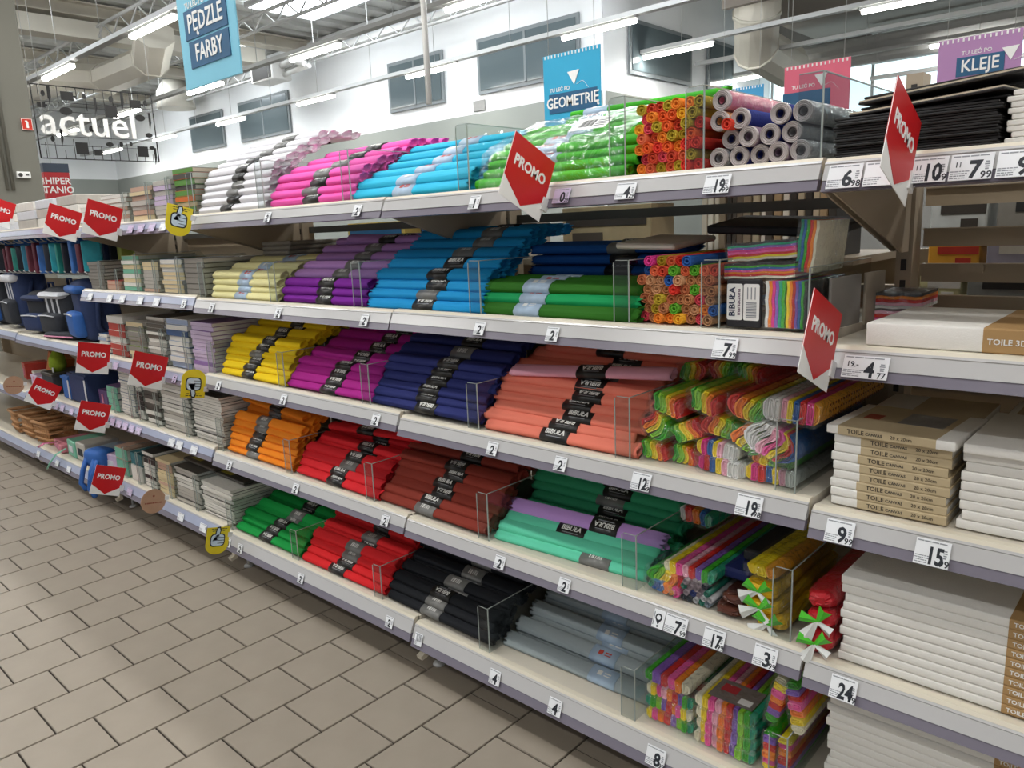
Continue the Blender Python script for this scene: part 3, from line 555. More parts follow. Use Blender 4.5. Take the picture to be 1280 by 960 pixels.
def pile(x0, x1, z, mat, nf, nt, lean, step, label, group, kind='r', band='black', pitch=.0295, rowp=.044, tilt=28, depth=.43, y0=.038, keep=2, bx=0.0, bstep=.008, jx=.011, matf=None, labf=None, bandless=.12, yaw=2.4, rise=.0, rz0=0):
    if kind in 'rf': q_ = 1.12; nf, nt, pitch, lean, step = round(nf*q_), round(nt*q_), pitch/q_, lean/q_, step/q_
    ys = []
    for k in range(nt): ys.append(y0 if k == 0 else ys[-1]+(lean if k < nf else step))
    xc = (x0+x1)/2
    for k in range(nt):
        j = 0
        while True:
            y = ys[k]+j*rowp
            if y > depth: break
            vis = j < keep or k == nt-1 or y < ys[k+1]+.03
            if vis:
                m = matf(k, j) if matf else mat; lb = labf(k, j) if labf else (label, group); lb = (lb[0] % (ORD[k] if k < nt-1 else 'topmost', FRO[j]), lb[1])
                roll(m, (xc+prn.uniform(-jx, jx), y+prn.uniform(-.002, .002), z+.0155+k*pitch+rise*y+(.004 if j else 0)), R(tilt+prn.uniform(-10, 10)), R(rz0+prn.uniform(-yaw, yaw)*.5), kind, band, lb[0], lb[1], bx=bx+k*bstep+j*bstep*.8+prn.uniform(-.015, .015), bandless=(j > 0 and k < nt-1 and y > ys[k+1]))
            j += 1
C_ = {k: paper('crepe_'+k, v) for k, v in dict(white='E4E2E6', pink='F25FB4', cyan='2DB4D8', green='3FAE1F', cream='E9E2A8', purple='7A1E96', lilac='B98ACB', blue='1592D0', dkgreen='2B6A18', navyblue='12509A', yellow='F2CF12', magenta='B0208E', navy='28306E', coral='E9806B', rose='F0B0C6', orange='F28A1C', red='D5202A', brown='8A3427', fir='34996C', mint='68D9B4', violet='BC92D6', grass='0A9540', scarlet='DC2228', black='171A20', grey='9CA7AB', emerald='129A58').items()}
def pl(c, sh, extra=''): return ('%s crepe roll, %%s layer, %%s row, %s%s' % (c, LEV[sh], extra), '%s rolls on the %s' % (c, LEV[sh]))
zB, zA = Z['B'], Z['A']; G_ = .003
# top shelf
pile(-2.985, -2.475, zB[0]+G_, C_['white'], 5, 9, .012, .052, *pl('white', 0), kind='f', pitch=.031, rowp=.05, tilt=22, bx=-.02)
pile(-2.465, -1.975, zB[0]+G_, C_['pink'], 4, 6, .014, .075, *pl('pink', 0), bx=.0, rise=.03)
pile(-1.962, -1.475, zB[0]+G_, C_['cyan'], 2, 5, .02, .06, *pl('cyan', 0), band='blue', kind='f', pitch=.031, rowp=.05, bx=-.02)
pile(-1.44, -.978, zA[0]+G_, C_['green'], 4, 7, .018, .05, *pl('bright green', 0), kind='t', band='blue', pitch=.023, rowp=.038, bx=-.05, bstep=.004, keep=2)
for i, (y, z) in enumerate(((.355, .185), (.4, .188), (.378, .208))): roll(C_['green'], (-1.16, y, zA[0]+z), R(15), R(1), 't', 'blue', ('front', 'rear', 'upper')[i]+' loose bright green roll lying on top of the green pack', 'loose green rolls', bx=-.15)
# second shelf
pile(-2.98, -2.46, zB[1]+G_, C_['cream'], 4, 5, .008, .09, *pl('cream', 1), band='blue', pitch=.0275, bx=-.01, depth=.3)
pile(-2.445, -1.965, zB[1]+G_, C_['purple'], 3, 7, .012, .05, *pl('purple', 1), matf=lambda k, j: C_['purple'] if k < 3 else C_['lilac'], labf=lambda k, j: pl('deep purple', 1) if k < 3 else pl('pale lilac', 1), bx=.0)
pile(-1.95, -1.445, zB[1]+G_, C_['blue'], 4, 7, .016, .05, *pl('light blue', 1), bx=.0, bstep=.012, kind='f', pitch=.031, rowp=.05)
pile(-1.43, -.972, zA[1]+G_, C_['dkgreen'], 3, 3, .018, .06, *pl('dark green', 1), band='blue', bx=-.08, depth=.16, kind='f', pitch=.031, matf=lambda k, j: C_['emerald'] if (k, j) == (1, 0) else C_['dkgreen'])
pile(-1.43, -.95, zA[1]+G_, C_['navyblue'], 5, 5, 0, 0, *pl('deep blue', 1, ' behind the dark green rolls'), y0=.24, depth=.34, kind='f', pitch=.032, rowp=.052, tilt=12, bx=.02, keep=2)
# third shelf
pile(-2.985, -2.462, zB[2]+G_, C_['yellow'], 5, 8, .016, .07, *pl('yellow', 2), bx=-.04, bstep=.012, pitch=.028)
pile(-2.448, -1.96, zB[2]+G_, C_['magenta'], 4, 7, .02, .065, *pl('magenta', 2), bx=.0, bstep=.012, pitch=.028)
pile(-1.948, -1.475, zB[2]+G_, C_['navy'], 5, 8, .016, .055, *pl('navy blue', 2), bx=.0, bstep=.006, pitch=.028)
pile(-1.462, -.974, zA[2]+G_, C_['coral'], 5, 8, .02, .07, *pl('coral', 2), bx=.01, bstep=.012, pitch=.0265)
roll(C_['rose'], (-1.185, .135, zA[2]+.172), R(24), R(4), 'r', 'black', 'pale pink crepe paper roll laid across the top of the coral rolls', 'loose rolls', flip=True, bx=.02, ry=R(-3.5))
# fourth shelf
pile(-2.985, -2.478, zB[3]+G_, C_['orange'], 5, 7, .01, .06, *pl('orange', 3), bx=-.06, bstep=.008, pitch=.029)
pile(-2.462, -1.98, zB[3]+G_, C_['red'], 4, 6, .02, .06, *pl('red', 3), bx=.0, bstep=.014, pitch=.029)
pile(-1.968, -1.46, zB[3]+G_, C_['brown'], 5, 8, .022, .05, *pl('brown', 3), bx=-.04, bstep=.014, pitch=.027)
pile(-1.44, -.96, zA[3]+G_, C_['fir'], 7, 8, .014, .03, *pl('dark green', 3), bx=.02, bstep=.004, pitch=.0275, y0=.175, tilt=26, rz0=1.5, yaw=.4)
for i, (y, z, lab, bx_) in enumerate(((.062, .014, 'lowest front', .09), (.078, .036, 'second', -.3), (.12, .016, 'rear low', 0), (.108, .053, 'uppermost', -.02), (.14, .038, 'hidden rear', 0))): roll(C_['mint'], (-1.205, y, zA[3]+z), R(28), R(3.2), 'r', 'black', lab+' light mint crepe roll in front of the violet roll', 'light mint rolls', bx=bx_, bandless=bx_ in (0, -.3))
roll(C_['violet'], (-1.205, .133, zA[3]+.076), R(36), R(3), 'f', 'black', 'violet crepe paper roll lying between the mint and dark green rolls', 'loose rolls', flip=True, bx=.07)
# bottom shelf
pile(-2.985, -2.495, zB[4]+G_, C_['grass'], 3, 6, .03, .065, *pl('green', 4), bx=-.0, bstep=.016, pitch=.027)
pile(-2.478, -1.98, zB[4]+G_, C_['scarlet'], 4, 7, .02, .06, *pl('red', 4), bx=-.02, bstep=.014, pitch=.029)
pile(-1.968, -1.48, zB[4]+G_, C_['black'], 3, 7, .02, .05, *pl('black', 4), bx=-.02, bstep=.014, pitch=.028)
pile(-1.46, -.97, zA[4]+G_, C_['grey'], 2, 5, .06, .075, *pl('grey', 4), band='blue', bx=.1, bstep=-.03, pitch=.0285, y0=.09, rz0=1.5, kind='f', rowp=.056)
for c, x, y, z, rz, ry, lab in (('orange', -2.76, .13, zB[3]+.197, -3, 2, 'loose orange roll lying askew on the orange pile'), ('orange', -2.6, .27, zB[3]+.222, 2, 0, 'loose orange roll pushed right over the red rolls'), ('red', -2.16, .17, zB[3]+.176, 3, -2, 'loose red roll lying askew on the red pile'), ('yellow', -2.62, .3, zB[2]+.228, -2, 1, 'loose yellow roll on top of the yellow pile'), ('magenta', -2.1, .32, zB[2]+.218, 4, -2, 'loose magenta roll slanting on the magenta pile'), ('coral', -1.17, .26, zA[2]+.205, -1, 0, 'loose coral roll behind the pale pink one'), ('lilac', -2.12, .3, zB[1]+.205, 5, 2, 'loose lilac roll on top of the lilac rolls')):
    roll(C_[c], (x, y, z), R(prn.uniform(5, 30)), R(rz), 'r', 'black', lab, 'loose rolls', ry=R(ry), bx=prn.uniform(-.05, .05))
# film round the green pack on the top shelf
m_film = clear('crinkled_film', (.96, .97, .97), .11, .12, 1.0, 16)
fy = [(.02, .006), (.035, .11), (.17, .2), (.4, .225), (.42, .03)]
fm = MB(); n = 9; rg = []
rr = random.Random(6)
def pmesh(poly, x0, x1, segs, jit, seed):
    r = random.Random(seed); P = []
    for i in range(len(poly)-1):
        for k in range(4): P.append((poly[i][0]+(poly[i+1][0]-poly[i][0])*k/4, poly[i][1]+(poly[i+1][1]-poly[i][1])*k/4))
    P.append(poly[-1])
    return MB().rings([[(x0+(x1-x0)*i/segs, y+r.uniform(-jit, jit), z+r.uniform(-jit, jit)) for y, z in P] for i in range(segs+1)], 0, True, (False, False), False)
zt = zA[0]
fl = new('film_sleeve', pmesh([(.006, zt+.004), (.022, zt+.09), (.07, zt+.115), (.14, zt+.145), (.24, zt+.182), (.33, zt+.186)], -1.425, -.99, 10, .003, 4).mesh('film_sleeve'), m_film, label='glossy clear film stretched over the bright green rolls', cat='film')
lbm = part('barcode_label', MB().prism([(-.05, -.035), (.05, -.035), (.05, .035), (-.05, .035)], 0, .0006, 'z'), m_wht, fl, (-1.13, .1, zt+.137), (R(28), 0, R(4)))
mb = MB()
for k in range(9): mb.box((-.03+.0045*k, 0, .0009), (.0012+.001*(k % 3), .04, .0004))
for k in range(5): mb.box((.028, .022-.01*k, .0009), (.03, .003, .0004))
part('barcode', mb, m_ink, lbm)
pl_ = new('film_sleeve', pmesh([(-.0, .0), (.02, .12), (.1, .2), (.3, .24)], -2.44, -2.0, 6, .002, 9).mesh('film_sleeve'), m_film, loc=(0, .012, zB[0]+.006), label='thin clear film over the pink rolls', cat='film') if False else None

# ------------------------------------------------------------------ clear dividers
m_acr = clear('clear_acrylic', (.86, .885, .88), .04, .08); m_edge = M('acrylic_edge', 'A3ABA7', .2, .05)
def divider(x, z, label, h=.135, d=.4, fl_=.04, fr=.0, y0=.006):
    P = [(y0, z), (y0, z+h*.98), (y0+.006, z+h), (y0+d*.9, z+h*1.0), (y0+d, z+h*.75), (y0+d, z)]
    o = new('shelf_divider', MB().prism(P, x-.001, x+.001).mesh('shelf_divider'), m_acr, label=label, cat='divider', group='clear shelf dividers')
    part('front_flap', MB().prism([(x-fl_, z), (x-fl_, z+h*.97), (x-fl_*.85, z+h), (x+fr, z+h), (x+fr, z)], y0-.003, y0-.0015, 'y'), m_acr, o)
    mb = MB().box((x, y0-.0012, z+h/2), (.0028, .0026, h)).box((x-fl_, y0-.0022, z+h*.48), (.0018, .0022, h*.96)).box((x, y0+d*.45, z+h), (.0024, d*.9, .0018)).box((x-fl_/2+.002, y0-.0022, z+h), (fl_*.8, .0018, .0015))
    part('bright_edge', mb, m_edge, o); return o
DV = [('B', 0, [(-2.992, 'left of the white rolls', .16), (-2.47, 'between the white and pink rolls', .16), (-1.969, 'between the pink and cyan rolls', .15)]), ('A', 0, [(-1.457, 'between the cyan and bright green rolls', .165), (-.974, 'between the bright green rolls and orange roll ends', .165), (-.786, 'between the orange roll ends and big rolls', .16)]),
      ('B', 1, [(-2.988, 'left of the cream rolls', .14), (-2.453, 'between the cream and purple rolls', .14), (-1.957, 'between the purple and light blue rolls', .14)]), ('A', 1, [(-1.437, 'between the light blue and dark green rolls', .14), (-.968, 'between the dark green rolls and small roll ends', .14), (-.748, 'between the small roll ends and tissue packs', .14)]),
      ('B', 2, [(-2.992, 'left of the yellow rolls', .13), (-2.455, 'between the yellow and magenta rolls', .13), (-1.954, 'between the magenta and navy rolls', .13)]), ('A', 2, [(-1.468, 'between the navy and coral rolls', .13), (-.97, 'between the coral rolls and rainbow bundles', .15), (-.578, 'right of the rainbow bundles', .15)]),
      ('B', 3, [(-2.992, 'left of the orange rolls', .14), (-2.47, 'between the orange and red rolls', .13), (-1.974, 'between the red and brown rolls', .13)]), ('A', 3, [(-1.45, 'between the brown and mint rolls', .14), (-.955, 'between the mint rolls and rainbow packs', .14), (-.577, 'right of the yellow packs', .16)]),
      ('B', 4, [(-2.992, 'left of the green rolls', .13), (-2.487, 'between the green and red rolls', .12), (-1.974, 'between the red and black rolls', .12)]), ('A', 4, [(-1.47, 'between the black and grey rolls', .14), (-.963, 'between the grey rolls and rainbow blocks', .14), (-.575, 'right of the rainbow blocks', .13)])]
for b, lv, L in DV:
    for x, nm, h_ in L: divider(x, Z[b][lv]+.0032, 'clear plastic divider %s on the %s' % (nm, LEV[lv]), h_)

# ------------------------------------------------------------------ small roll ends facing the aisle
def spiral_roll(r, L, seed, n=14):
    q = random.Random(seed); mb = MB(); prof = [(0, 1.0), (0, .82), (.006, .8), (.008, .62), (.001, .6), (.001, .36), (.03, .34)]
    rg = [[(r*cos(2*pi*k/n), L, r*sin(2*pi*k/n)) for k in range(n)]]
    for y, f in prof: rg.append([(r*f*cos(2*pi*k/n), y+q.uniform(-.0008, .0008), r*f*sin(2*pi*k/n)) for k in range(n)])
    mb.rings(rg, 0, False, (True, True)); me = mb.mesh('small_roll')
    for p in me.polygons: p.use_smooth = abs(p.normal.y) < .3
    return me
SP = [spiral_roll(.0115, .42, i) for i in range(5)]
EC = [paper('rollend_'+h, h) for h in ('E8602A', 'F08A2E', 'E23B2E', 'F2B02C', 'E5704A', 'D94A5A', 'B9A02E', 'C8442C')]
ECM = EC+[paper('rollend_'+h, h) for h in ('5FA82E', '2E5FA8', 'D83A8C', 'C98A5C')]; KR = [paper('rollend_'+h, h) for h in ('C98A5C', 'BE7E52', 'D09A70', 'C0704A')]
def ends(x0, x1, z, h, cols, label, group, r=.0115, seed=1):
    q = random.Random(seed); row = 0; zz = z+r
    while zz < z+h:
        x = x0+r+(r*.95 if row % 2 else 0); n_ = 0
        while x < x1-r*.95:
            n_ += 1
            if not (row*r*1.75 > h*.8 and q.random() < .35):
                new('small_paper_roll', q.choice(SP), cols(q, (x-x0)/(x1-x0), (zz-z)/h), loc=(x+q.uniform(-.0012, .0012), .02+q.uniform(0, .022), zz+q.uniform(-.001, .001)), rot=(q.uniform(-.01, .01), 0, 0), label='%s, %s row, %s in the row' % (label, ORD[row], LEF[n_-1]), cat='paper roll', group=group)
            x += 2*r*1.02
        zz += r*1.8; row += 1
ends(-.966, -.795, zA[0]+.004, .152, lambda q, u, v: q.choice(EC), 'small orange roll end on the top shelf', 'small roll ends on the top shelf', seed=2)
ends(-.962, -.756, zA[1]+.004, .145, lambda q, u, v: q.choice(ECM if (v > .75 or q.random() < .4) else KR), 'small mixed colour roll end on the second shelf', 'small roll ends on the second shelf', seed=5)

# ------------------------------------------------------------------ large film wrapped rolls, top shelf
BR = .0195; BIG = spiral_roll(BR, .4, 9, 20); m_rend = M('roll_end_white', 'B4ABAA', .5, .1, 60)
bigc = {'navy': paper('bigroll_navy', '2B3478'), 'mauve': paper('bigroll_mauve', '8C7688'), 'pink': paper('bigroll_pink', 'D97F93'), 'peach': paper('bigroll_peach', 'D99A5E'), 'grey': paper('bigroll_grey', 'A9A7A8'), 'red': paper('bigroll_red', 'D8402E')}
ring_me = MB().rings([[(f*BR*cos(2*pi*k/20), y, f*BR*sin(2*pi*k/20)) for k in range(20)] for y, f in ((.004, 1.02), (-.002, 1.02), (-.004, .95), (-.0025, .86), (-.0035, .8), (-.002, .68), (-.003, .62), (-.001, .46))], 0, False, (False, False)).mesh('wrapped_end')
core_me = MB().rings([[(f*BR*cos(2*pi*k/16), y, f*BR*sin(2*pi*k/16)) for k in range(16)] for y, f in ((-.0032, .46), (-.005, .38), (.03, .36))], 0, True, (False, True)).mesh('core')
for i, (x, z, c, lab) in enumerate(((-.765, 1.5415, 'grey', 'leftmost of the lowest row'), (-.724, 1.5415, 'navy', 'second from the left of the lowest row'), (-.683, 1.5415, 'navy', 'third from the left of the lowest row'), (-.642, 1.5415, 'mauve', 'fourth from the left of the lowest row'), (-.601, 1.5415, 'grey', 'rightmost of the lowest row'),
        (-.744, 1.577, 'navy', 'leftmost of the middle row'), (-.703, 1.577, 'mauve', 'second from the left of the middle row'), (-.662, 1.577, 'navy', 'third from the left of the middle row'), (-.621, 1.577, 'grey', 'rightmost of the middle row'), (-.72, 1.6125, 'navy', 'blue one lying uppermost on the left'), (-.642, 1.6125, 'navy', 'blue one lying uppermost on the right'), (-.601, 1.6125, 'grey', 'grey one in shiny film at the outer end'), (-.764, 1.6125, 'peach', 'peach one beside the orange roll ends'), (-.763, 1.6525, 'pink', 'pink one on top of the peach one'))):
    o = new('wrapped_paper_roll', BIG, bigc[c], loc=(x, .03+.006*(i % 3), z), label='thick film wrapped paper roll, '+lab, cat='paper roll', group='thick wrapped rolls')
    new('wrapped_end', ring_me, m_rend, o, (0, -.001, 0)); new('core', core_me, M('core_dark', '3A3234', .8), o, (0, 0, 0))
    if c in ('pink', 'peach', 'grey'): part('film_wrap', MB().tube([(0, -.006, 0), (0, .1, 0), (0, .2, 0), (0, .395, 0)], BR*1.05, 14, cap=False), m_film, o)
o = new('small_paper_roll', spiral_roll(.011, .2, 4), bigc['red'], loc=(-.7415, .012, 1.6035), label='single small red roll between the thick wrapped rolls', cat='paper roll')
# clear box-like divider at the right end of the top shelf
zb = zA[0]+.003
o = new('clear_bin', MB().box((-.553, .2, zb+.075), (.0022, .38, .15)).box((-.575, .008, zb+.075), (.044, .0022, .15)).mesh('clear_bin'), clear('milky_plastic', (.80, .83, .84), .05, .15), label='tall milky clear plastic corner divider at the end of the top shelf', cat='divider')
part('bright_edge', MB().box((-.553, .0085, zb+.075), (.003, .003, .15)).box((-.553, .2, zb+.15), (.003, .38, .002)).box((-.575, .0085, zb+.15), (.044, .003, .002)), m_edge, o)
# ================================================================== RAINBOW BUNDLES AND PACKS
PC = {k: M('tissue_'+k, v, .55, .1, 25, .2, bscale=50, stretch=(2, .2, 2)) for k, v in dict(g='35B11E', l='8FD12A', y='F4DC1E', o='F58A1E', r='D9201E', p='F05AA8', m='E02A8C', b='1C66B4', w='E4E4E2', k='F0B4C8', v='8A5CC0', t='13A07C', c='E9E4CC', d='2A2A2E', n='1E2A66', x='5A3428', s='E9A12A').items()}
m_wrap = clear('pack_film', (.97, .98, .98), .09, .1, 1.0, 30)
def strip_mesh(x0, x1, h, L, r, wave, ph, nl=5, first=False, last=False):
    pts = []; rc = min(.4*h, .45*(x1-x0)+.004)
    def off(z): return wave*sin(z/h*5+ph)
    zs = [h*(-.5+i/nl) for i in range(nl+1)]
    def lim(z, edge): return (rc*(1-math.sqrt(max(0, 1-((abs(z)-(h/2-rc))/rc)**2))) if abs(z) > h/2-rc else 0) if edge else (.15*rc if abs(z) > .49*h else 0)
    for z in zs: pts.append((x0+off(z)+lim(z, first), z*r.uniform(.96, 1)))
    for z in reversed(zs): pts.append((x1+off(z)-.0006-lim(z, last), z*r.uniform(.96, 1)))
    cx = sum(p[0] for p in pts)/len(pts); fy = r.uniform(0, .008)
    def rg(y, k, kz): return [(cx+(x-cx)*k, y+r.uniform(-.001, .001), z*kz) for x, z in pts]
    return MB().rings([rg(L, 1, 1), rg(fy+.01, 1, 1), rg(fy, .92, .97), rg(fy, .62, .86), rg(fy+.006, .5, .8), rg(fy+.001, .36, .7), rg(fy+.004, .2, .6)], 0, False, (True, True))
def fold_bundle(loc, w, h, cols, label, group, rot=0, L=.4, wave=.003, film=True, seed=0, rz=0, rx=0, name='tissue_bundle', extra=None):
    r = random.Random(seed); e = new(name, None, loc=loc, rot=(rx, rot, rz), label=label, cat='tissue paper', group=group)
    ws = [r.uniform(.8, 1.2) for _ in cols]; t_ = sum(ws); x = -w/2; ph = r.uniform(0, 6)
    for i, c in enumerate(cols):
        x1 = x+w*ws[i]/t_
        part('folded_sheet', strip_mesh(x, x1, h, L, r, wave, ph+i*.4, first=i == 0, last=i == len(cols)-1), PC[c], e); x = x1
    if film:
        P = rr2(w+.008+2*wave, h+.006, min(w, h)*.3, 3)
        mb = MB().rings([[(px*k+r.uniform(-.0012, .0012), y, pz*k+r.uniform(-.0012, .0012)) for px, pz in P] for y, k in ((-.012, .7), (-.004, .98), (.02, 1), (L*.5, 1), (L, 1))], 0, True, (True, False))
        part('film_wrap', mb, m_wrap, e)
    return e
RB, RB2, WB = 'glyor', 'roylg', 'wwwkybrmy'
zz = Z['A'][2]
bl = [(-.888, 1.014, .078, .046, RB, 12, 'upper left green to red bundle by the divider'), (-.801, 1.03, .07, .05, RB, 16, 'green and yellow bundle second from the left on top'), (-.704, 1.026, .085, .05, RB2, 14, 'orange to green bundle in the middle of the top row'),
      (-.918, .962, .062, .058, RB2, 38, 'red to green bundle leaning on the divider'), (-.845, .957, .074, .044, RB, -22, 'green to red bundle in the middle left'), (-.766, .977, .08, .044, 'roylg', 8, 'red to green bundle in the centre'), (-.694, .962, .07, .05, 'oylg', 30, 'orange to green bundle right of the centre'),
      (-.928, .899, .07, .042, RB, 6, 'lowest left green to red bundle'), (-.853, .898, .06, .044, RB, 4, 'lowest green to orange bundle right of the corner')]
for i, (x, z, w, h, c, rot, lab) in enumerate(bl):
    fold_bundle((x, .03+.008*(i % 3), z), w, h, c, 'film wrapped rainbow tissue bundle, '+lab, 'rainbow tissue bundles', R(rot), seed=i, wave=.006)
fold_bundle((-.604, .03, 1.036), .115, .048, 'wwwkybrms', 'pack of white to red tissue on top at the right', 'flat tissue packs', R(1), seed=31, wave=.001)
o = fold_bundle((-.64, .025, .967), .098, .07, 'wwwkpyrb', 'loose curled pack of white, pink and blue tissue', 'flat tissue packs', R(22), seed=32, wave=.014)
fold_bundle((-.763, .03, .929), .1, .035, 'ymbykwww', 'pack of yellow to white tissue lying on another', 'flat tissue packs', R(3), seed=33, wave=.001)
fold_bundle((-.752, .026, .894), .112, .036, 'mrbykwww', 'pack of pink to white tissue on the shelf board', 'flat tissue packs', R(3), seed=34, wave=.001)
fold_bundle((-.638, .035, .928), .095, .03, 'oylgg', 'flat orange to green bundle above the right pack', 'rainbow tissue bundles', R(0), seed=35, wave=.003)
fold_bundle((-.64, .026, .896), .108, .036, 'ymrbykww', 'pack of yellow to white tissue at the right divider', 'flat tissue packs', R(1), seed=36, wave=.001)
dm = MB(); q = random.Random(2)
for i in range(22):
    for j in range(3): dm.box((.0, .06+.015*i, -.014+.013*j), (.0012, .004, .004))
part('brown_dots', dm, M('dot_brown', '8C4A1E'), bpy.data.objects['tissue_bundle.009'], (.0585, 0, 0))
for i, (x, y, z, lab) in enumerate(((-.92, .2, 1.06, 'left'), (-.85, .22, 1.065, 'middle'), (-.78, .22, 1.062, 'right'))):
    fold_bundle((x, y, z), .066, .046, (RB, RB2, RB)[i], 'film wrapped rainbow bundle deep under the shelf above, '+lab, 'rainbow tissue bundles', R(10*i-8), L=.22, seed=50+i, wave=.006)

# second shelf, tissue packs
def layer_pack(loc, w, d, t, cols, label, rot, group='layered tissue packs'):
    e = new('tissue_pack', None, loc=loc, rot=rot, label=label, cat='tissue paper', group=group); r = random.Random(hash(label) % 99); z = 0; n = len(cols)
    for c in cols:
        tt = t/n; S = 7
        part('tissue_sheet', MB().rings([[(-w/2+w*i/S, r.uniform(-.001, .001), z+.0012*sin(i*1.9)) for i in range(S+1)]+[(w/2-w*i/S, 0, z+tt*.9+.0012*sin((S-i)*1.9)) for i in range(S+1)], [(-w/2+w*i/S, d, z) for i in range(S+1)]+[(w/2-w*i/S, d, z+tt*.9) for i in range(S+1)]], 0, False), PC[c], e); z += tt
    part('film_wrap', MB().prism([(a, b+t/2) for a, b in rr2(w+.006, t+.006, .006)], -.006, d, 'y', smooth=True), m_wrap, e)
    return e
z2 = Z['A'][1]+.004
bp = new('tissue_pack', rbox((.074, .012, .098), .003), PC['d'], loc=(-.706, .032, z2+.05), label='black upright pack with white barcode label BIBUŁA marszczona', cat='tissue paper')
lb = part('label', MB().prism(rr2(.034, .074, .004), .0065, .0071, 'y', ), m_wht, bp, (-.018, -.0137, .003)); l2 = part('label', MB().prism(rr2(.034, .074, .004), .0065, .0071, 'y'), m_wht, bp, (.018, -.0137, .003))
new('lettering', text('BIBUŁA', .0185, .02, 0, .0002), M('label_navy', '26304E'), lb, (-.005, .0062, 0), (pi/2, R(-90), 0)); new('lettering', text('marszczona', .0115, .01, 0, .0002), M('label_plum', '5E2E5A'), lb, (.0085, .0062, 0), (pi/2, R(-90), 0))
mb = MB()
for k in range(10): mb.box((0, .0062, -.03+.0032*k), (.022, .0004, .0014+.0008*(k % 2)))
for k in range(3): mb.box((-.008+.008*k, .0062, .018), (.002, .0004, .024))
part('barcode', mb, m_fine, l2)
for i, (x, cols, lab) in enumerate(((-.641, 'gtvmow', 'left upright pack with green to white sheet edges'), (-.598, 'dgbvroy', 'right upright pack with dull green to yellow sheet edges'))):
    layer_pack((x-.021+.0, .03, z2+.002), .092, .2, .04, cols, lab, (0, R(-90), 0)).location = (x+.02, .03, z2+.05)
layer_pack((-.683, .045, z2+.1005), .15, .2, .03, 'cropbgd', 'lower flat pack of layered tissue lying on the upright packs', (0, R(-2), 0))
layer_pack((-.685, .06, z2+.1365), .145, .2, .036, 'cyrpmvtd', 'upper flat pack of layered tissue with dark top sheet', (0, R(-4), 0))
layer_pack((-.575, .06, z2+.16), .1, .16, .036, 'corgbt', 'tall upright orange and green tissue pack sticking up', (0, R(-84), 0))
cb = new('clear_bin', MB().box((-.565, .18, z2+.062), (.002, .34, .124)).box((-.58, .007, z2+.062), (.032, .002, .124)).mesh('clear_bin'), m_acr, label='clear plastic side plate right of the tissue packs', cat='divider')
part('bright_edge', MB().box((-.565, .008, z2+.062), (.003, .003, .124)).box((-.565, .18, z2+.124), (.0025, .34, .0016)), m_edge, cb)
for i, (x, w, lab) in enumerate(((-.548, .1, 'front grey board standing behind the clear plate'), (-.5, .1, 'rear beige board leaning behind the clear plate'))):
    new('grey_board', rbox((.006, .14 if i == 0 else .1, .11), .001), M('board_grey_%d' % i, ('8E8B86', 'A89E8E')[i], .6), loc=(-.5515+.012*i, .16+.14*i, Z['R'][1]+.062), rot=(0, 0, R(-4)), label=lab, cat='board')
layer_pack((-.49, .3, Z['R'][1]+.004), .09, .14, .03, 'tprk', 'stack of green, red and pink tissue behind the wide canvas, lower', (0, 0, R(6)))
layer_pack((-.49, .3, Z['R'][1]+.038), .09, .14, .034, 'wkrod', 'stack of orange and dark tissue behind the wide canvas, upper', (0, 0, R(2)))
new('tissue_pack', rbox((.3, .2, .02), .004), PC['d'], loc=(-.75, .33, z2+.2), rot=(R(6), R(3), 0), label='black folded pack lying deep under the top shelf', cat='tissue paper')
new('tissue_pack', rbox((.16, .2, .014), .004), M('folded_white', 'CFC8BC', .5), loc=(-.99, .2, z2+.172), rot=(R(4), R(2), 0), label='folded white sheet pack between deep blue rolls and roll ends', cat='tissue paper')

# fourth shelf, rainbow packs
z4 = Z['A'][3]+.004
fold_bundle((-.835, .035, z4+.068), .135, .03, 'cypkrvgt', 'wide flat striped rainbow pack on top of the packs', 'striped packs', R(-1), L=.4, seed=61, wave=.001, rz=R(0))
fold_bundle((-.895, .03, z4+.036), .088, .04, 'glyor', 'yellow to red bundle under the striped pack', 'striped packs', R(10), seed=62, wave=.006)
fold_bundle((-.895, .022, z4+.015), .085, .024, 'tbbosm', 'blue to magenta bundle lowest on the left', 'striped packs', R(4), seed=63, wave=.004)
q = random.Random(3); k = 0
TB = [spiral_roll(.0075, .35, 70+i, 10) for i in range(3)]; TM = [M('tube_'+h, h, .3, .1, 40) for h in ('A9A9AC', '2E3A6E', '1E6A5A', '8C7F86', '30363E', '7C8A96')]
for row in range(4):
    for i in range(5-(row > 2)):
        x = -.842+.0155*i+(.0078 if row % 2 else 0); z = z4+.0078+.0138*row
        new('small_tube', q.choice(TB), q.choice(TM), loc=(x, .022+q.uniform(0, .015), z), label='thin shiny paper tube, %s row, %s in it, beside the brown packs' % (ORD[row], LEF[i]), cat='paper roll', group='thin shiny tubes')
m_brn = M('brown_pack', '5A3328', .3, .15, 30, .3)
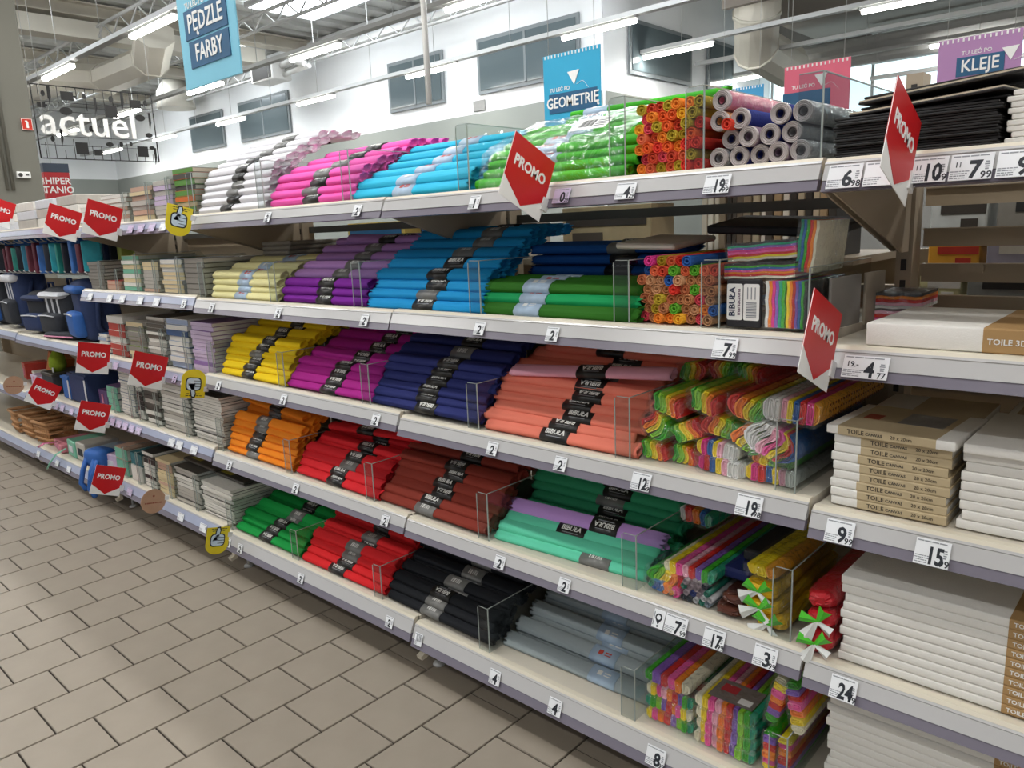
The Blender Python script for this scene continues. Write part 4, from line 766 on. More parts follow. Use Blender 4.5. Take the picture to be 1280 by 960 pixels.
def sweet(loc, w, h, L, mat, label, rz=0, ry=0, ribbon=True, group='twisted packs'):
    P = rr2(w, h, h*.42, 4); r = random.Random(label)
    e = new('twisted_pack', MB().rings([[(x*k+r.uniform(-.0022, .0022), y+r.uniform(-.002, .002), z*k+r.uniform(-.0022, .0022)) for x, z in P] for y, k in ((0, .35), (.005, .72), (.02, .95), (.04, .98), (.07, 1.02), (.11, .98), (.17, 1), (.25, 1), (L, 1))], 0, False).mesh('twisted_pack'), mat, loc=loc, rot=(0, ry, rz), label=label, cat='tissue paper', group=group)
    if ribbon:
        for i, (c, a, s) in enumerate((('ribbon_green', 30, .9), ('ribbon_white', 215, 1.0), ('ribbon_green', 150, .8), ('ribbon_white', 320, .8))):
            A = R(a+r.uniform(-15, 15)); l = .042*s; wd = .03*s
            d = Vector((cos(A), 0, sin(A))); n_ = Vector((-sin(A), 0, cos(A)))
            P0 = Vector((0, -.004, 0)); V = [P0-n_*.003, P0+n_*.003, P0+d*l+n_*wd*.5+Vector((0, -.006, 0)), P0+d*l*.97+Vector((0, -.012, 0)), P0+d*l-n_*wd*.5+Vector((0, -.004, 0))]
            V2 = [v+Vector((0, -.0008, 0)) for v in V]
            part('ribbon_flap', MB().add(V+V2, [(0, 1, 2, 3), (0, 3, 4), (5, 8, 7, 6), (5, 9, 8), (0, 5, 6, 1), (1, 6, 7, 2), (2, 7, 8, 3), (3, 8, 9, 4), (4, 9, 5, 0)]), M(c, '4FC12E' if 'green' in c else 'D4D6D4', .25), e)
    part('film_wrap', MB().prism([(x*1.05, z*1.08) for x, z in P], .004, L, 'y', smooth=True, cap=False), m_wrap, e)
    return e
sweet((-.723, .03, z4+.034), .06, .024, .34, m_brn, 'upper shiny brown twisted pack', ribbon=False); sweet((-.728, .02, z4+.011), .07, .021, .34, m_brn, 'lower shiny brown twisted pack', ribbon=False)
m_ylp = M('yellow_pack', 'F0BE1C', .35, .12, 30, .8, bscale=45); m_rdp = M('red_pack', 'B8202A', .3, .2, 30, 1, bscale=45)
fold_bundle((-.665, .05, z4+.115), .07, .026, 'yys', 'yellow pack on top leaning back under the shelf', 'striped packs', R(-2), seed=66, L=.36, rz=R(-3))
sweet((-.66, .03, z4+.077), .075, .034, .35, m_ylp, 'upper yellow twisted pack with green and white ribbon'); sweet((-.655, .026, z4+.042), .08, .032, .35, m_ylp, 'middle yellow twisted pack with ribbon'); sweet((-.632, .02, z4+.014), .07, .026, .35, m_ylp, 'lowest yellow twisted pack beside the divider')
new('tissue_pack', rbox((.075, .3, .026), .006), PC['n'], loc=(-.745, .24, z4+.068), label='navy folded pack behind the striped rainbow pack', cat='tissue paper')
new('tissue_pack', rbox((.1, .26, .03), .006), PC['d'], loc=(-.7, .27, z4+.1), label='black folded pack behind the yellow packs', cat='tissue paper')
fold_bundle((-.9, .19, z4+.14), .09, .04, 'wrobt', 'red and blue bundle far back near the mint rolls', 'striped packs', R(6), L=.2, seed=67)
zr = Z['R'][3]+.004
sweet((-.523, .012, zr+.115), .062, .04, .38, m_rdp, 'top red twisted pack squeezed beside the canvases', ribbon=False, ry=R(-12)); sweet((-.522, .005, zr+.074), .062, .042, .38, m_rdp, 'middle red twisted pack with ribbon', ry=R(-20)); sweet((-.523, -.002, zr+.027), .062, .05, .38, m_rdp, 'lowest red twisted pack with ribbon hanging over the rail', ry=R(-30))

# bottom shelf rainbow blocks
z5 = Z['A'][4]+.004
for i, (x, z, c, lab) in enumerate(((-.885, .017, 'yporvlgt', 'lowest'), (-.888, .05, 'tglvropyc', 'second'), (-.885, .083, 'cypkorvgt', 'third'), (-.893, .118, 'gvrpoc', 'topmost, pushed left'))):
    fold_bundle((x, .035, z5+z), .128, .031, c, 'striped rainbow block, %s of the left stack on the bottom shelf' % lab, 'striped blocks', R(0), L=.36, seed=80+i, wave=.0005)
for i, (x, z, lab) in enumerate(((-.737, .016, 'lowest'), (-.735, .048, 'second'), (-.735, .08, 'third'), (-.737, .112, 'topmost'))):
    fold_bundle((x, .03, z5+z), .15, .03, 'cypkorvlgt', 'striped rainbow block, %s of the right stack on the bottom shelf' % lab, 'striped blocks', R(0), L=.36, seed=90+i, wave=.0005)
for x, z in ((-.825, .1), (-.735, .129)):
    lb = new('block_label', rbox((.11, .08, .0012), .0003), M('label_photo_grey', '7C736E', .4, .35, 40), loc=(x+.005, .085, z5+z), label='dark printed label sheet on the %s striped blocks' % ('left' if x < -.8 else 'right'), cat='label')
    part('print_block', B((-.02, .01, .001), (.04, .03, .0006)), M('label_red', 'B0343A'), lb); part('barcode', MB().box((.03, -.02, .001), (.03, .022, .0006)), m_wht, lb)
for i, (x, z, h, c, lab) in enumerate(((-.63, .05, .1, 'yporvg', 'lower left'), (-.595, .05, .1, 'gvropy', 'lower right'), (-.617, .182, .12, 'gvropyc', 'upper left'), (-.575, .18, .12, 'cyoprvg', 'upper right'))):
    e = fold_bundle((x, .035, z5+z+.004), h, .03, c, 'upright striped rainbow block, %s beside the canvases' % lab, 'striped blocks', R(-90 if i != 2 else -78), L=.36, seed=100+i, wave=.0005)
    if i == 3: e.rotation_euler = (0, R(-100), 0)

# ================================================================== CANVASES
m_cv = M('canvas_white', 'ECEAE5', .75, .03, 300, .25, bscale=500); m_kraft = M('kraft_sleeve', 'C2B08E', .7, .06, 40); m_kraft2 = M('kraft_sleeve_tan', 'B08D5E', .7, .06, 40); m_cvp = M('panel_black', '201F1F', .5, .15, 60); m_cvx = M('panel_cream', 'C9BDA6', .6)
_cv = {}
def canvas(loc, w, d, t, label, group, sleeve=None, txt=True, rz=0, mat=None, dark=False):
    o = new('artist_canvas', rbox((w, d, t), .0028, 2), mat or m_cv, loc=loc, rot=(0, 0, rz), label=label, cat='canvas', group=group)
    if sleeve:
        a, b = sleeve; cx = (a+b)/2
        k = ('s', a, b, d, t)
        if k not in _cv: _cv[k] = MB().prism(rr2(d+.0012, t+.001, .003, 2), a, b, 'x').mesh('paper_sleeve')
        s = new('paper_sleeve', _cv[k], m_kraft2 if dark else m_kraft, o, (0, 0, 0))
        if txt:
            if not dark:
                new('lettering', text('TOILE', .0115, .012, 0, .0002), M('sleeve_ink', '3A3128'), s, (a+.033, -d/2-.0009, 0), (pi/2, 0, 0)); new('lettering', text('CANVAS', .0078, .01, 0, .0002), m_ink, s, (a+.066, -d/2-.0009, -.0005), (pi/2, 0, 0))
                new('lettering', text('20 x 20cm', .0088, .008, 0, .0002), M('sleeve_ink', '3A3128'), s, (a+.114, -d/2-.0009, 0), (pi/2, 0, 0))
            else:
                new('lettering', text('TOILE 3D' if False else 'TOILE', .011, .02, 0, .0002), m_wht, s, (a+.022, -d/2-.0009, 0), (pi/2, 0, 0))
    return o
q = random.Random(9); z3 = Z['R'][2]+.003
for k in range(8):
    canvas((-.412+q.uniform(-.004, .003), .128, z3+.0089+.0178*k), .204, .205, .0174, 'small canvas with kraft sleeve, %s from below in the front stack' % ORD[k], 'small sleeved canvases', (-.052, .102), rz=R(q.uniform(-.8, .8)))
o = canvas((-.41, .118, z3+.0178*8+.0095), .225, .205, .0176, 'topmost small sleeved canvas, turned slightly right', 'small sleeved canvases', (-.09, .082), rz=R(-3))
part('photo_print', B((.03, .02, .0091), (.08, .09, .0006)), M('photo_grey', '8C8A88', .4, .3, 60), o); part('red_print', B((-.06, .0, .0091), (.03, .04, .0006)), M('print_red', 'B0503C', .5, .3, 60), o)
for k in range(8):
    canvas((-.42+q.uniform(-.003, .003), .345, z3+.0089+.0178*k), .21, .2, .0174, 'small sleeved canvas, %s from below in the rear stack' % ORD[k], 'small sleeved canvases at the back', (-.03, .104), txt=k > 5)
for k in range(8):
    canvas((-.175+q.uniform(-.006, .006), .16, z3+.0089+.0178*k), .235, .26, .0174, 'plain white canvas, %s from below, right of the small sleeved ones' % ORD[k], 'plain canvases on the third shelf', rz=R(q.uniform(-.6, .6)))
canvas((-.172, .15, z3+.0178*8+.0095), .24, .27, .0178, 'topmost plain white canvas right of the sleeved stack', 'plain canvases on the third shelf')
for k in range(3): canvas((-.18, .39, z3+.1+.0178*k), .21, .2, .0174, 'sleeved canvas behind the plain white stack, %s from below' % ORD[k], 'small sleeved canvases at the back', (-.09, .1), txt=False)
canvas((-.18, .39, z3+.045), .21, .2, .09, 'white canvas block far back behind the plain stack', 'small sleeved canvases at the back')
z2r = Z['R'][1]+.003
o = canvas((-.21, .155, z2r+.0215), .5, .29, .041, 'single wide white canvas with tan sleeve on the second shelf', 'wide canvases', (-.065, .2), txt=False, dark=True)
new('lettering', text('TOILE 3D', .0135, .015, 0, .0002), m_wht, o, (-.03, -.1462, -.002), (pi/2, 0, 0))
o2 = o
z4r = Z['R'][3]+.003
for k in range(10):
    dx = q.uniform(-.006, .004)
    canvas((-.23+dx, .2, z4r+.0092+.0181*k), .5, .36, .0177, 'wide white canvas, %s from below in the stack on the fourth shelf' % ORD[k], 'wide canvases on the fourth shelf', (.028-dx, .15), dark=True)
z5r = Z['R'][4]+.003
for k in range(13):
    dx = q.uniform(-.008, .006)
    canvas((-.26+dx, .25, z5r+.0092+.0181*k), .5, .38, .0177, 'wide white canvas, %s from below in the stack on the bottom shelf' % ORD[k], 'wide canvases on the bottom shelf', (.05-dx, .17), dark=True)
# black panels on the top shelf of the canvas bay
zt = Z['R'][0]+.003
for k in range(15):
    new('artist_canvas', rbox((.255, .3, .0042), .0012), m_cvp, loc=(-.405+q.uniform(-.004, .004), .165+q.uniform(-.004, .004), zt+.0024+.0046*k), rot=(0, 0, R(q.uniform(-.8, .8))), label='thin black canvas panel, %s from below on the top shelf' % ORD[k], cat='canvas panel', group='black panels')
for i, (x, y, z, w, rx, ry, rz, m, lab) in enumerate(((-.395, .17, .074, .24, 1.5, -2, 2, 0, 'lowest of the untidy top panels, black'), (-.385, .16, .083, .24, 2, -3, -3, 1, 'cream edged panel, tilted, lower of two'), (-.39, .2, .0945, .25, 2, -3, 6, 0, 'tilted black panel between two cream edged ones'), (-.37, .17, .106, .25, 2.5, -4, -2, 1, 'cream edged panel near the top of the pile'), (-.4, .2, .118, .24, 3, -5, 10, 0, 'uppermost black panel, turned askew'))):
    o = new('artist_canvas', rbox((w, .29, .0042), .0012), m_cvp, loc=(x, y, zt+z), rot=(R(rx), R(ry), R(rz)), label=lab, cat='canvas panel', group='untidy top panels')
    if m: part('cream_face', B((0, 0, .0032), (w-.003, .287, .003)), m_cvx, o)
for k in range(9): new('artist_canvas', rbox((.2, .28, .0085), .0015), m_cv, loc=(-.168+q.uniform(-.006, .006), .165, zt+.0046+.009*k), label='white canvas panel, %s from below at the right edge of the top shelf' % ORD[k], cat='canvas panel', group='white panels')
# ================================================================== NOTEBOOKS (bay C)
m_pg = [M('pages_'+h, h, .7, .08, 200, stretch=(.2, .2, 6)) for h in ('E6E3DC', 'D6CFC2', 'C7B9A6', 'DCDCE0')]
def book_mesh():
    return MB().box((0, 0, .5), (.985, .985, .82), 1).box((0, 0, .04), (1, 1, .08), 0).box((0, 0, .96), (1, 1, .08), 0).box((0, -.497, .5), (1, .006, .9), 2).mesh('notebook')
BKM = book_mesh()
def stack(x0, x1, z, h, t, covers, pages, front, label, group, y0=.02, d=.27, jx=.004, seed=0):
    r = random.Random(seed); zz = z; n = 0
    while zz+t < z+h:
        tt = t*r.uniform(.85, 1.2); c = covers[n % len(covers)] if isinstance(covers, list) else covers; pg = r.choice(pages)
        new('notebook', BKM, [c, pg, r.choice(front) if front else pg], loc=((x0+x1)/2+r.uniform(-jx, jx), y0+d/2+r.uniform(0, .01), zz), rot=(0, 0, R(r.uniform(-1.2, 1.2))), scale=(x1-x0, d, tt*.96), label='%s in the %s' % (ORD[n], label), cat='notebook', group=group); zz += tt; n += 1
K = {h: M('cover_'+h, h, .45, .15, 25) for h in ('2B2A2A', 'B53A30', '7A8F3A', '3E5A86', '8F6FA8', '2C6E78', '8C8780', 'C8A38E', 'B9B4AC', '74B89E', 'D9A23A', '5E564C', 'E0DDD6', '9AA8C4', '5C8F3C', 'CF6A2A', 'C9B6D2', '6A4E7E', 'DCC9A0', '4A4640')}
ZC_ = Z['C']
ST = [ # level, x0, x1, height, thickness, covers, pages idx, front, text
 (0, -4.24, -4.0, .1, .02, ['E0DDD6', 'B9B4AC'], [3], ['E0DDD6'], 'white notebooks at the left end'), (0, -3.98, -3.66, .13, .018, ['8C8780', 'C8A38E'], [0, 1], ['C8A38E', 'E0DDD6'], 'grey and beige notebooks'), (0, -3.63, -3.4, .16, .02, ['C8A38E', '8C8780'], [2, 0], ['DCC9A0', 'C8A38E', 'B9B4AC'], 'beige notebooks in the middle'), (0, -3.385, -3.2, .165, .018, ['6A4E7E', 'E0DDD6'], [3, 0], ['C9B6D2', 'B9B4AC'], 'pale lilac notebooks'), (0, -3.185, -3.005, .2, .02, ['5C8F3C', 'CF6A2A', '4A4640'], [1, 2], ['5C8F3C', 'CF6A2A', 'DCC9A0', '4A4640'], 'green and orange paper packs'),
 (1, -4.27, -4.06, .14, .016, ['8C8780', '5E564C'], [0, 1], ['8C8780', 'B9B4AC'], 'grey notebooks at the left end'), (1, -4.04, -3.86, .06, .02, ['C8A38E', 'B53A30'], [2], ['C8A38E'], 'low stack of reddish notebooks'), (1, -3.83, -3.62, .17, .02, ['74B89E', 'DCC9A0'], [0], ['DCC9A0', '74B89E', 'E0DDD6'], 'mint and cream notebooks'), (1, -3.605, -3.43, .14, .016, ['8C8780', 'B9B4AC'], [2, 1], ['C8A38E', 'B9B4AC', 'DCC9A0'], 'brownish notebooks'), (1, -3.41, -3.2, .155, .018, ['E0DDD6', '9AA8C4'], [0, 3], ['E0DDD6', 'DCC9A0'], 'white notebooks'), (1, -3.18, -3.0, .165, .02, ['8C8780', '5E564C'], [1], ['8C8780'], 'grey brown notebooks beside the cream rolls'),
 (2, -4.27, -4.15, .11, .02, ['3E5A86', 'E0DDD6'], [0], ['9AA8C4', 'E0DDD6'], 'small blue notebooks at the left end'), (2, -4.12, -3.9, .22, .03, ['B53A30', 'E0DDD6'], [0], ['B53A30', 'E0DDD6', 'B53A30'], 'red notebooks'), (2, -3.88, -3.67, .19, .022, ['7A8F3A', 'B9B4AC'], [0, 1], ['DCC9A0', '8C8780'], 'olive and beige notebooks'), (2, -3.65, -3.45, .22, .017, ['4A4640', 'E0DDD6'], [0, 3], ['E0DDD6', '5E564C', 'B9B4AC'], 'grey striped notebooks'), (2, -3.43, -3.22, .235, .022, ['3E5A86', '9AA8C4', 'E0DDD6'], [3, 0], ['9AA8C4', '3E5A86', 'E0DDD6', 'E0DDD6'], 'blue and white notebooks'), (2, -3.2, -3.0, .22, .016, ['8F6FA8', 'C9B6D2'], [3], ['C9B6D2', 'C9B6D2', '8F6FA8'], 'violet notebooks beside the yellow rolls'),
 (3, -4.27, -4.12, .13, .03, ['74B89E', '6A4E7E'], [0], ['74B89E'], 'mint notebooks at the left end'), (3, -4.08, -3.9, .25, .015, ['E0DDD6', '3E5A86'], [0], ['E0DDD6'], 'tall white notebook stack'), (3, -3.88, -3.8, .21, .024, ['2B2A2A', 'E0DDD6'], [0], ['E0DDD6', '2B2A2A'], 'black and white striped notebooks'), (3, -3.785, -3.61, .2, .02, ['2B2A2A', '5E564C', 'E0DDD6'], [0, 1], ['4A4640', 'E0DDD6', 'B9B4AC'], 'dark notebooks with pale edges'), (3, -3.59, -3.3, .235, .017, ['2B2A2A', 'B9B4AC'], [0], ['E0DDD6', 'E0DDD6', 'B9B4AC'], 'white paged sketch pads'), (3, -3.275, -3.0, .215, .012, ['4A4640', 'E0DDD6'], [0], ['E0DDD6'], 'thick white sketch pads beside the orange rolls'),
 (4, -4.27, -4.1, .2, .07, ['74B89E', 'C8A38E'], [0], ['74B89E'], 'big mint boxes at the left end'), (4, -4.08, -3.93, .17, .075, ['E0DDD6', '2C6E78'], [0], ['E0DDD6', '2C6E78'], 'teal and white books'), (4, -3.91, -3.77, .19, .02, ['2B2A2A', 'E0DDD6'], [0], ['E0DDD6', '2B2A2A'], 'black notebooks with white edges'), (4, -3.75, -3.57, .18, .018, ['DCC9A0', '5E564C'], [1], ['DCC9A0', 'C8A38E'], 'cream notebooks'), (4, -3.55, -3.3, .175, .018, ['4A4640', 'B9B4AC'], [0], ['E0DDD6', 'B9B4AC'], 'grey edged sketch pads'), (4, -3.28, -3.0, .15, .012, ['4A4640', 'E0DDD6'], [0], ['E0DDD6'], 'white sketch pads beside the green rolls')]
for i, (lv, x0, x1, h, t, cv, pg, fr, tx) in enumerate(ST):
    stack(x0, x1-.012, ZC_[lv]+.004, h, t, [K[c] for c in cv], [m_pg[p] for p in pg], [K[f] for f in fr], 'stack of %s, %s' % (tx, LEV[lv]), 'stack of %s, %s' % (tx, LEV[lv]), seed=i, d=.27 if lv < 2 else .32)
    divider(x1-.004, ZC_[lv]+.0032, 'clear divider right of the %s, %s' % (tx, LEV[lv]), min(.17, max(.1, h)), d=.34, fl_=.02) if i in (0, 1, 2, 3, 5, 6, 7, 8, 9, 12, 13, 14, 15, 17, 18, 19, 20, 21, 23, 24, 25, 26, 27) else None
for i, (x, z, w, d, lv, lab, c) in enumerate(((-3.15, .17, .26, .22, 4, 'open sketch pad with a dark printed cover on the white pads', '4A4640'), (-3.13, .222, .24, .26, 3, 'sketch pad with a dark grass photo cover', '4A4640'), (-3.42, .19, .3, .24, 4, 'wide landscape photo pad on the grey sketch pads', '5E564C'))):
    o = new('sketch_pad', rbox((w, d, .012), .002), K[c], loc=(x, .2, ZC_[lv]+z), rot=(R(2), R(1), 0), label=lab, cat='notebook')
    part('yellow_label', B((-.06, -d*.35, .0068), (.09, .03, .0012)), M('pad_yellow', 'B7A83A'), o); part('cover_photo', B((.03, .02, .0068), (w*.6, d*.6, .001)), M('pad_photo', '2A2B24', .4, .6, 30), o)
for k in range(14):
    new('standing_book', bk_me, (BK[0], BK[4], K['3E5A86'], BK[4])[k % 4], loc=(-3.95+.055*k, .36, ZC_[2]+.17 if False else ZC_[2]+.105), scale=(2.2, .8, 1.0), label='%s dark upright book behind the third shelf notebooks' % LEF[k], cat='book', group='dark books at the back')
for i in range(4): new('paper_pack', rbox((.2, .25, .017), .005), M('paper_grey', '8E8880', .6), loc=(-2.82, .36, zB[1]+.15+.018*i), rot=(0, 0, R(2*i-3)), label='%s grey paper pack from below behind the cream rolls' % ORD[i], cat='paper pack', group='grey packs behind the cream rolls')
new('paper_pack', rbox((.3, .16, .145), .005), M('paper_dark', '4A4640', .6), loc=(-2.8, .38, zB[1]+.076), label='dark carton under the grey packs behind the cream rolls', cat='carton')

# ================================================================== BACKPACK BAYS (D, E)
m_navy = M('cloth_navy', '26365E', .7, .15, 60, .3); m_char = M('cloth_charcoal', '2E3138', .75, .15, 60, .3); m_blue = M('cloth_blue', '2C5FA8', .6, .15, 40, .2); m_strw = M('cloth_white', 'D4D6DC', .6, .08, 40); m_pinkp = M('piping_pink', 'D68AA8', .5)
def backpack(x, z, w, h, body, pocket, label, rz=0, stripe=None):
    o = new('backpack', rbox((w, .2, h), .05, 4), body, loc=(x, .16, z+h/2), rot=(R(4), 0, rz), label=label, cat='backpack', group='hanging backpacks')
    part('front_pocket', rbox((w*.8, .07, h*.42), .025, 3), pocket, o, (0, -.115, -h*.2)); part('top_flap', rbox((w*.98, .15, h*.13), .02, 3), pocket if stripe is None else stripe, o, (0, -.05, h*.36))
    part('zip', MB().tube([(-w*.36, -.152, -h*.03), (0, -.154, -h*.015), (w*.36, -.152, -h*.03)], .004, 6), m_strw, o)
    part('carry_loop', MB().tube([(-.03, .02, h/2-.01), (-.025, .02, h/2+.04), (.025, .02, h/2+.04), (.03, .02, h/2-.01)], .008, 6), m_navy, o)
    for s in (-1, 1): part('strap', MB().tube([(s*w*.42, .03, h*.4), (s*w*.56, -.02, h*.1), (s*w*.55, -.04, -h*.25), (s*w*.46, .0, -h*.5+.03)], .014, 6), m_navy, o)
    if stripe:
        for s in (-.25, 0, .25): part('stripe', B((s*w, -.1015, h*.15), (w*.07, .003, h*.3)), m_strw, o)
zD = Z['D'][2]+.004
backpack(-4.62, zD+.0, .26, .34, m_navy, m_blue, 'navy backpack with bright blue pocket nearest to the notebooks', R(-8)); backpack(-5.02, zD+.0, .3, .29, m_char, m_char, 'charcoal backpack with white flap in the middle', R(4), m_strw); backpack(-5.36, zD+.0, .26, .26, m_char, m_navy, 'dark backpack with navy pocket behind the middle one', R(10))
backpack(-5.8, zD+.01, .28, .38, m_navy, m_char, 'navy and white striped backpack at the left edge', R(-4), m_strw); backpack(-6.25, zD+.01, .28, .36, m_char, m_blue, 'dark backpack farthest to the left', 0)
pc = new('pencil_case', rbox((.3, .1, .035), .012, 2), m_char, loc=(-4.86, .06, zD+.02), rot=(0, 0, R(12)), label='black pencil case with pink piping lying on the backpack shelf', cat='pencil case'); part('piping', MB().tube([(-.14, -.052, -.005), (.14, -.052, -.005)], .005, 6), m_pinkp, pc)
# hook bars with pouches
for i, (z, lab) in enumerate(((1.45, 'upper'), (1.27, 'lower'))):
    hb = new('hook_bar', B((-5.4, .46, z), (2.2, .02, .03)).mesh('hook_bar'), m_steel, label='%s steel bar with hooks in the backpack bay' % lab, cat='hook bar')
    for k in range(22): part('hook', MB().tube([(-6.42+.1*k, .45, z), (-6.42+.1*k, .04, z+.004), (-6.42+.1*k, .02, z+.02)], .0035, 5), m_steel, hb)
PCOL = [M('pouch_'+h, h, .4, .2, 30) for h in ('1F3F7A', '2C9FB0', '1C2230', '2E8F86', '3A6FB8', '6A3040', 'C8C4CC', '3C8FB0', '20304E', 'B8C060')]
pm = rbox((.022, .1, .16), .006, 2); hm = MB().prism([(-.03, .0), (.03, .0), (.03, .05), (.012, .06), (-.012, .06), (-.03, .05)], -.001, .001).mesh('hang_card'); r = random.Random(5)
for k in range(44):
    x = -6.42+.1*(k//2); y = .07+.17*(k % 2)
    o = new('hanging_pouch', pm, PCOL[r.randrange(10)], loc=(x+r.uniform(-.01, .01), y, 1.36+r.uniform(-.01, .01)), rot=(0, 0, R(r.uniform(-25, 25))), scale=(r.uniform(.7, 2.0), .9, r.uniform(.85, 1.1)), label='stationery pouch on the %s hook, %s in depth' % (LEF[k//2], FRO[k % 2]), cat='pouch', group='hanging pouches')
    new('hang_card', hm, m_strw if k % 2 else m_blue, o, (0, 0, .075))
# white cartons on the top shelf of the backpack bay
for i, (x, w) in enumerate(((-4.5, .3), (-4.85, .3), (-5.2, .32), (-5.6, .3), (-6.0, .3))):
    for k in range(3): new('white_carton', rbox((w, .25, .048), .003), (m_strw, K['E0DDD6'], K['B9B4AC'])[(i+k) % 3], loc=(x, .17, Z['D'][0]+.028+.05*k), label='flat white carton, %s stack, %s from below, above the pouches' % (RIG[i], ORD[k]), cat='carton', group='flat white cartons')
# lower shelves of the backpack bays
z3, z4_ = Z['D'][3]+.004, Z['D'][4]+.004
o = new('gift_bag', MB().prism([(-.08, 0), (.08, 0), (.09, .2), (-.09, .2)], -.05, .05, 'y').mesh('gift_bag'), M('bag_orange', 'B9682E', .6), loc=(-5.5, .16, z3), rot=(R(-10), R(12), 0), label='orange paper bag tipped on the lower shelf at the left', cat='bag'); part('handle', MB().tube([(-.03, 0, .2), (-.025, 0, .25), (.025, 0, .25), (.03, 0, .2)], .004, 5), m_dark, o)
o = new('bear_toy', MB().tube([(0, 0, 0), (0, 0, .04), (0, 0, .09), (0, 0, .13)], [.03, .05, .045, .02], 10).mesh('plush_ball'), M('plush_green', '8FA82E', .9, .2, 80, .5), loc=(-5.24, .1, z3+.12), label='lime green fabric ball above the black box', cat='toy'); o.name = 'fabric_ball'
part('tag', B((.03, -.04, .02), (.02, .004, .03)), m_wht, o)
o = new('storage_box', rbox((.2, .2, .12), .006), m_char, loc=(-5.24, .13, z3+.061), label='small black box under the lime green ball', cat='box'); part('lid', rbox((.206, .206, .02), .004), m_dark, o, (0, 0, .055)); part('print', B((0, -.101, -.01), (.09, .002, .04)), m_fine, o)
for i, (x, c, w, h, lab) in enumerate(((-4.92, m_blue, .12, .14, 'bright blue storage box below the backpacks'), (-4.72, m_navy, .26, .17, 'large navy storage box below the backpacks'))):
    o = new('storage_box', rbox((w, .22, h), .008), c, loc=(x, .14, z3+h/2+.0), label=lab, cat='box'); part('rim', MB().box((0, -.112, h/2-.012), (w*1.02, .006, .016)), c, o); part('side_flap', B((w/2-.01, -.113, -.01), (.014, .004, h*.8)), m_strw, o)
for i, (x, y, z, c, lab) in enumerate(((-5.75, .1, .03, K['E0DDD6'], 'white dotted box at the left end of the lower shelf'), (-5.62, .06, .03, K['C9B6D2'], 'pale violet box in front of the orange bag'), (-5.42, .06, .03, K['9AA8C4'], 'pale blue box right of the wooden disc'), (-5.95, .1, .05, K['B53A30'], 'dark red box at the far left of the lower shelf'), (-4.5, .08, .04, K['6A4E7E'], 'purple spotted box beside the mint notebooks'), (-4.38, .1, .05, K['74B89E'], 'mint photo box beside the purple one'))):
    o = new('gift_box', rbox((.12, .14, .06+2*(z-.03)), .004), c, loc=(x, y+.07, z3+.032+(z-.03)), rot=(0, 0, R(8*(i % 3)-8)), label=lab, cat='box'); part('lid', rbox((.124, .144, .018), .003), c, o, (0, 0, .03+(z-.03))); part('ribbon', B((0, -.0725, 0), (.02, .003, .05)), m_pinkp, o)
for i in range(3):
    x = -6.1+.28*i; bk_ = new('wicker_basket', None, loc=(x, .12, z4_), rot=(0, 0, R(5*i-5)), label='brown wicker basket, %s of three on the bottom shelf' % ('left', 'middle', 'right')[i], cat='basket', group='wicker baskets')
    m_w = M('wicker', 'B98A5E', .7, .25, 60)
    part('base', B((0, 0, .006), (.2, .16, .012)), m_w, bk_)
    for k in range(7):
        for s in (-1, 1): part('stake', MB().tube([(-.09+.03*k, s*.08, .0), (-.095+.0317*k, s*.09, .13)], .007, 5), m_w, bk_)
    for k in range(3):
        zz = .03+.04*k; part('weave_band', MB().tube([(-.1, -.09, zz), (.1, -.09, zz), (.1, .09, zz), (-.1, .09, zz), (-.1, -.09, zz)], .009, 6), m_w, bk_)
    part('rim', MB().tube([(-.11, -.1, .135), (.11, -.1, .135), (.11, .1, .135), (-.11, .1, .135), (-.11, -.1, .135)], .011, 6), m_w, bk_)
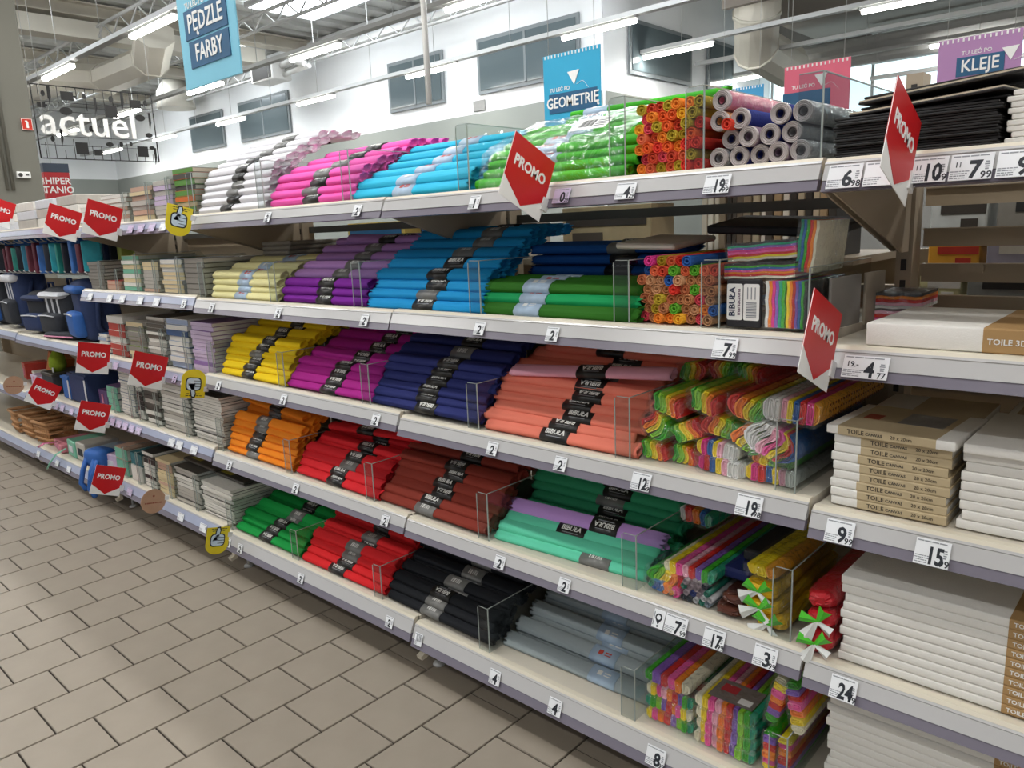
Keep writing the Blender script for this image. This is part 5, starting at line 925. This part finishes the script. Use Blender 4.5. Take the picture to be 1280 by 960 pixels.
for i, (x, c, lab, w, h) in enumerate(((-5.25, M('mag_pink', 'C77A86', .5, .4, 30), 'pinkish photo albums lying on the bottom shelf', .25, .05), (-5.0, K['74B89E'], 'mint album with a ribbon tail on the bottom shelf', .16, .1), (-4.85, K['B9B4AC'], 'grey boxed album beside the mint one', .14, .11), (-4.66, M('case_clear', '8FA0B0', .3, .2, 20), 'pale clear case with yellow inlay', .15, .1), (-4.42, K['C9B6D2'], 'lilac notebook box left of the mint boxes', .16, .12))):
    o = new('album_box', rbox((w, .2, h), .006), c, loc=(x, .13, z4_+h/2), rot=(0, 0, R(4*i-8)), label=lab, cat='album'); part('spine_label', B((0, -.101, 0), (w*.5, .003, h*.4)), (m_pinkp, m_strw, m_char, M('inlay_yellow', 'C9C25A'), m_strw)[i], o)
def ribbon(name, pts, w, mat, label):
    pts = [Vector(p) for p in pts]; V = []; F = []
    for p in pts: V += [p+Vector((-w/2, 0, 0)), p+Vector((w/2, 0, 0)), p+Vector((w/2, .002, .001)), p+Vector((-w/2, .002, .001))]
    for i in range(len(pts)-1):
        a, b = 4*i, 4*i+4
        for k in range(4): F.append((a+k, a+(k+1) % 4, b+(k+1) % 4, b+k))
    F += [(3, 2, 1, 0), tuple(4*(len(pts)-1)+k for k in range(4))]
    return new(name, MB().add(V, F, 0, True).mesh(name), mat, label=label, cat='ribbon')
bs = new('strap_bag', rbox((.16, .12, .1), .03, 3), m_blue, loc=(-4.5, .02, z4_+.09), rot=(0, 0, R(10)), label='crumpled blue bag with straps hanging over the bottom rail', cat='bag')
for s, l in ((-.05, .17), (.03, .2), (.06, .12)): part('strap', MB().tube([(s, -.05, .0), (s+.01, -.085, -.06), (s-.02, -.09, -l*.8), (s+.02, -.085, -l)], .014, 6), m_blue, bs)
ribbon('satin_ribbon', [(-5.0, .0, z4_+.06), (-5.03, -.05, z4_+.03), (-5.1, -.07, z4_-.03), (-5.16, -.075, z4_-.08)], .025, K['74B89E'], 'mint ribbon tail hanging over the bottom rail'); ribbon('satin_ribbon', [(-5.22, .03, z4_+.06), (-5.3, -.03, z4_+.05), (-5.36, -.05, z4_+.02)], .04, M('ribbon_pink', 'E07AA0', .5), 'pink ribbon loop on the bottom shelf at the left')
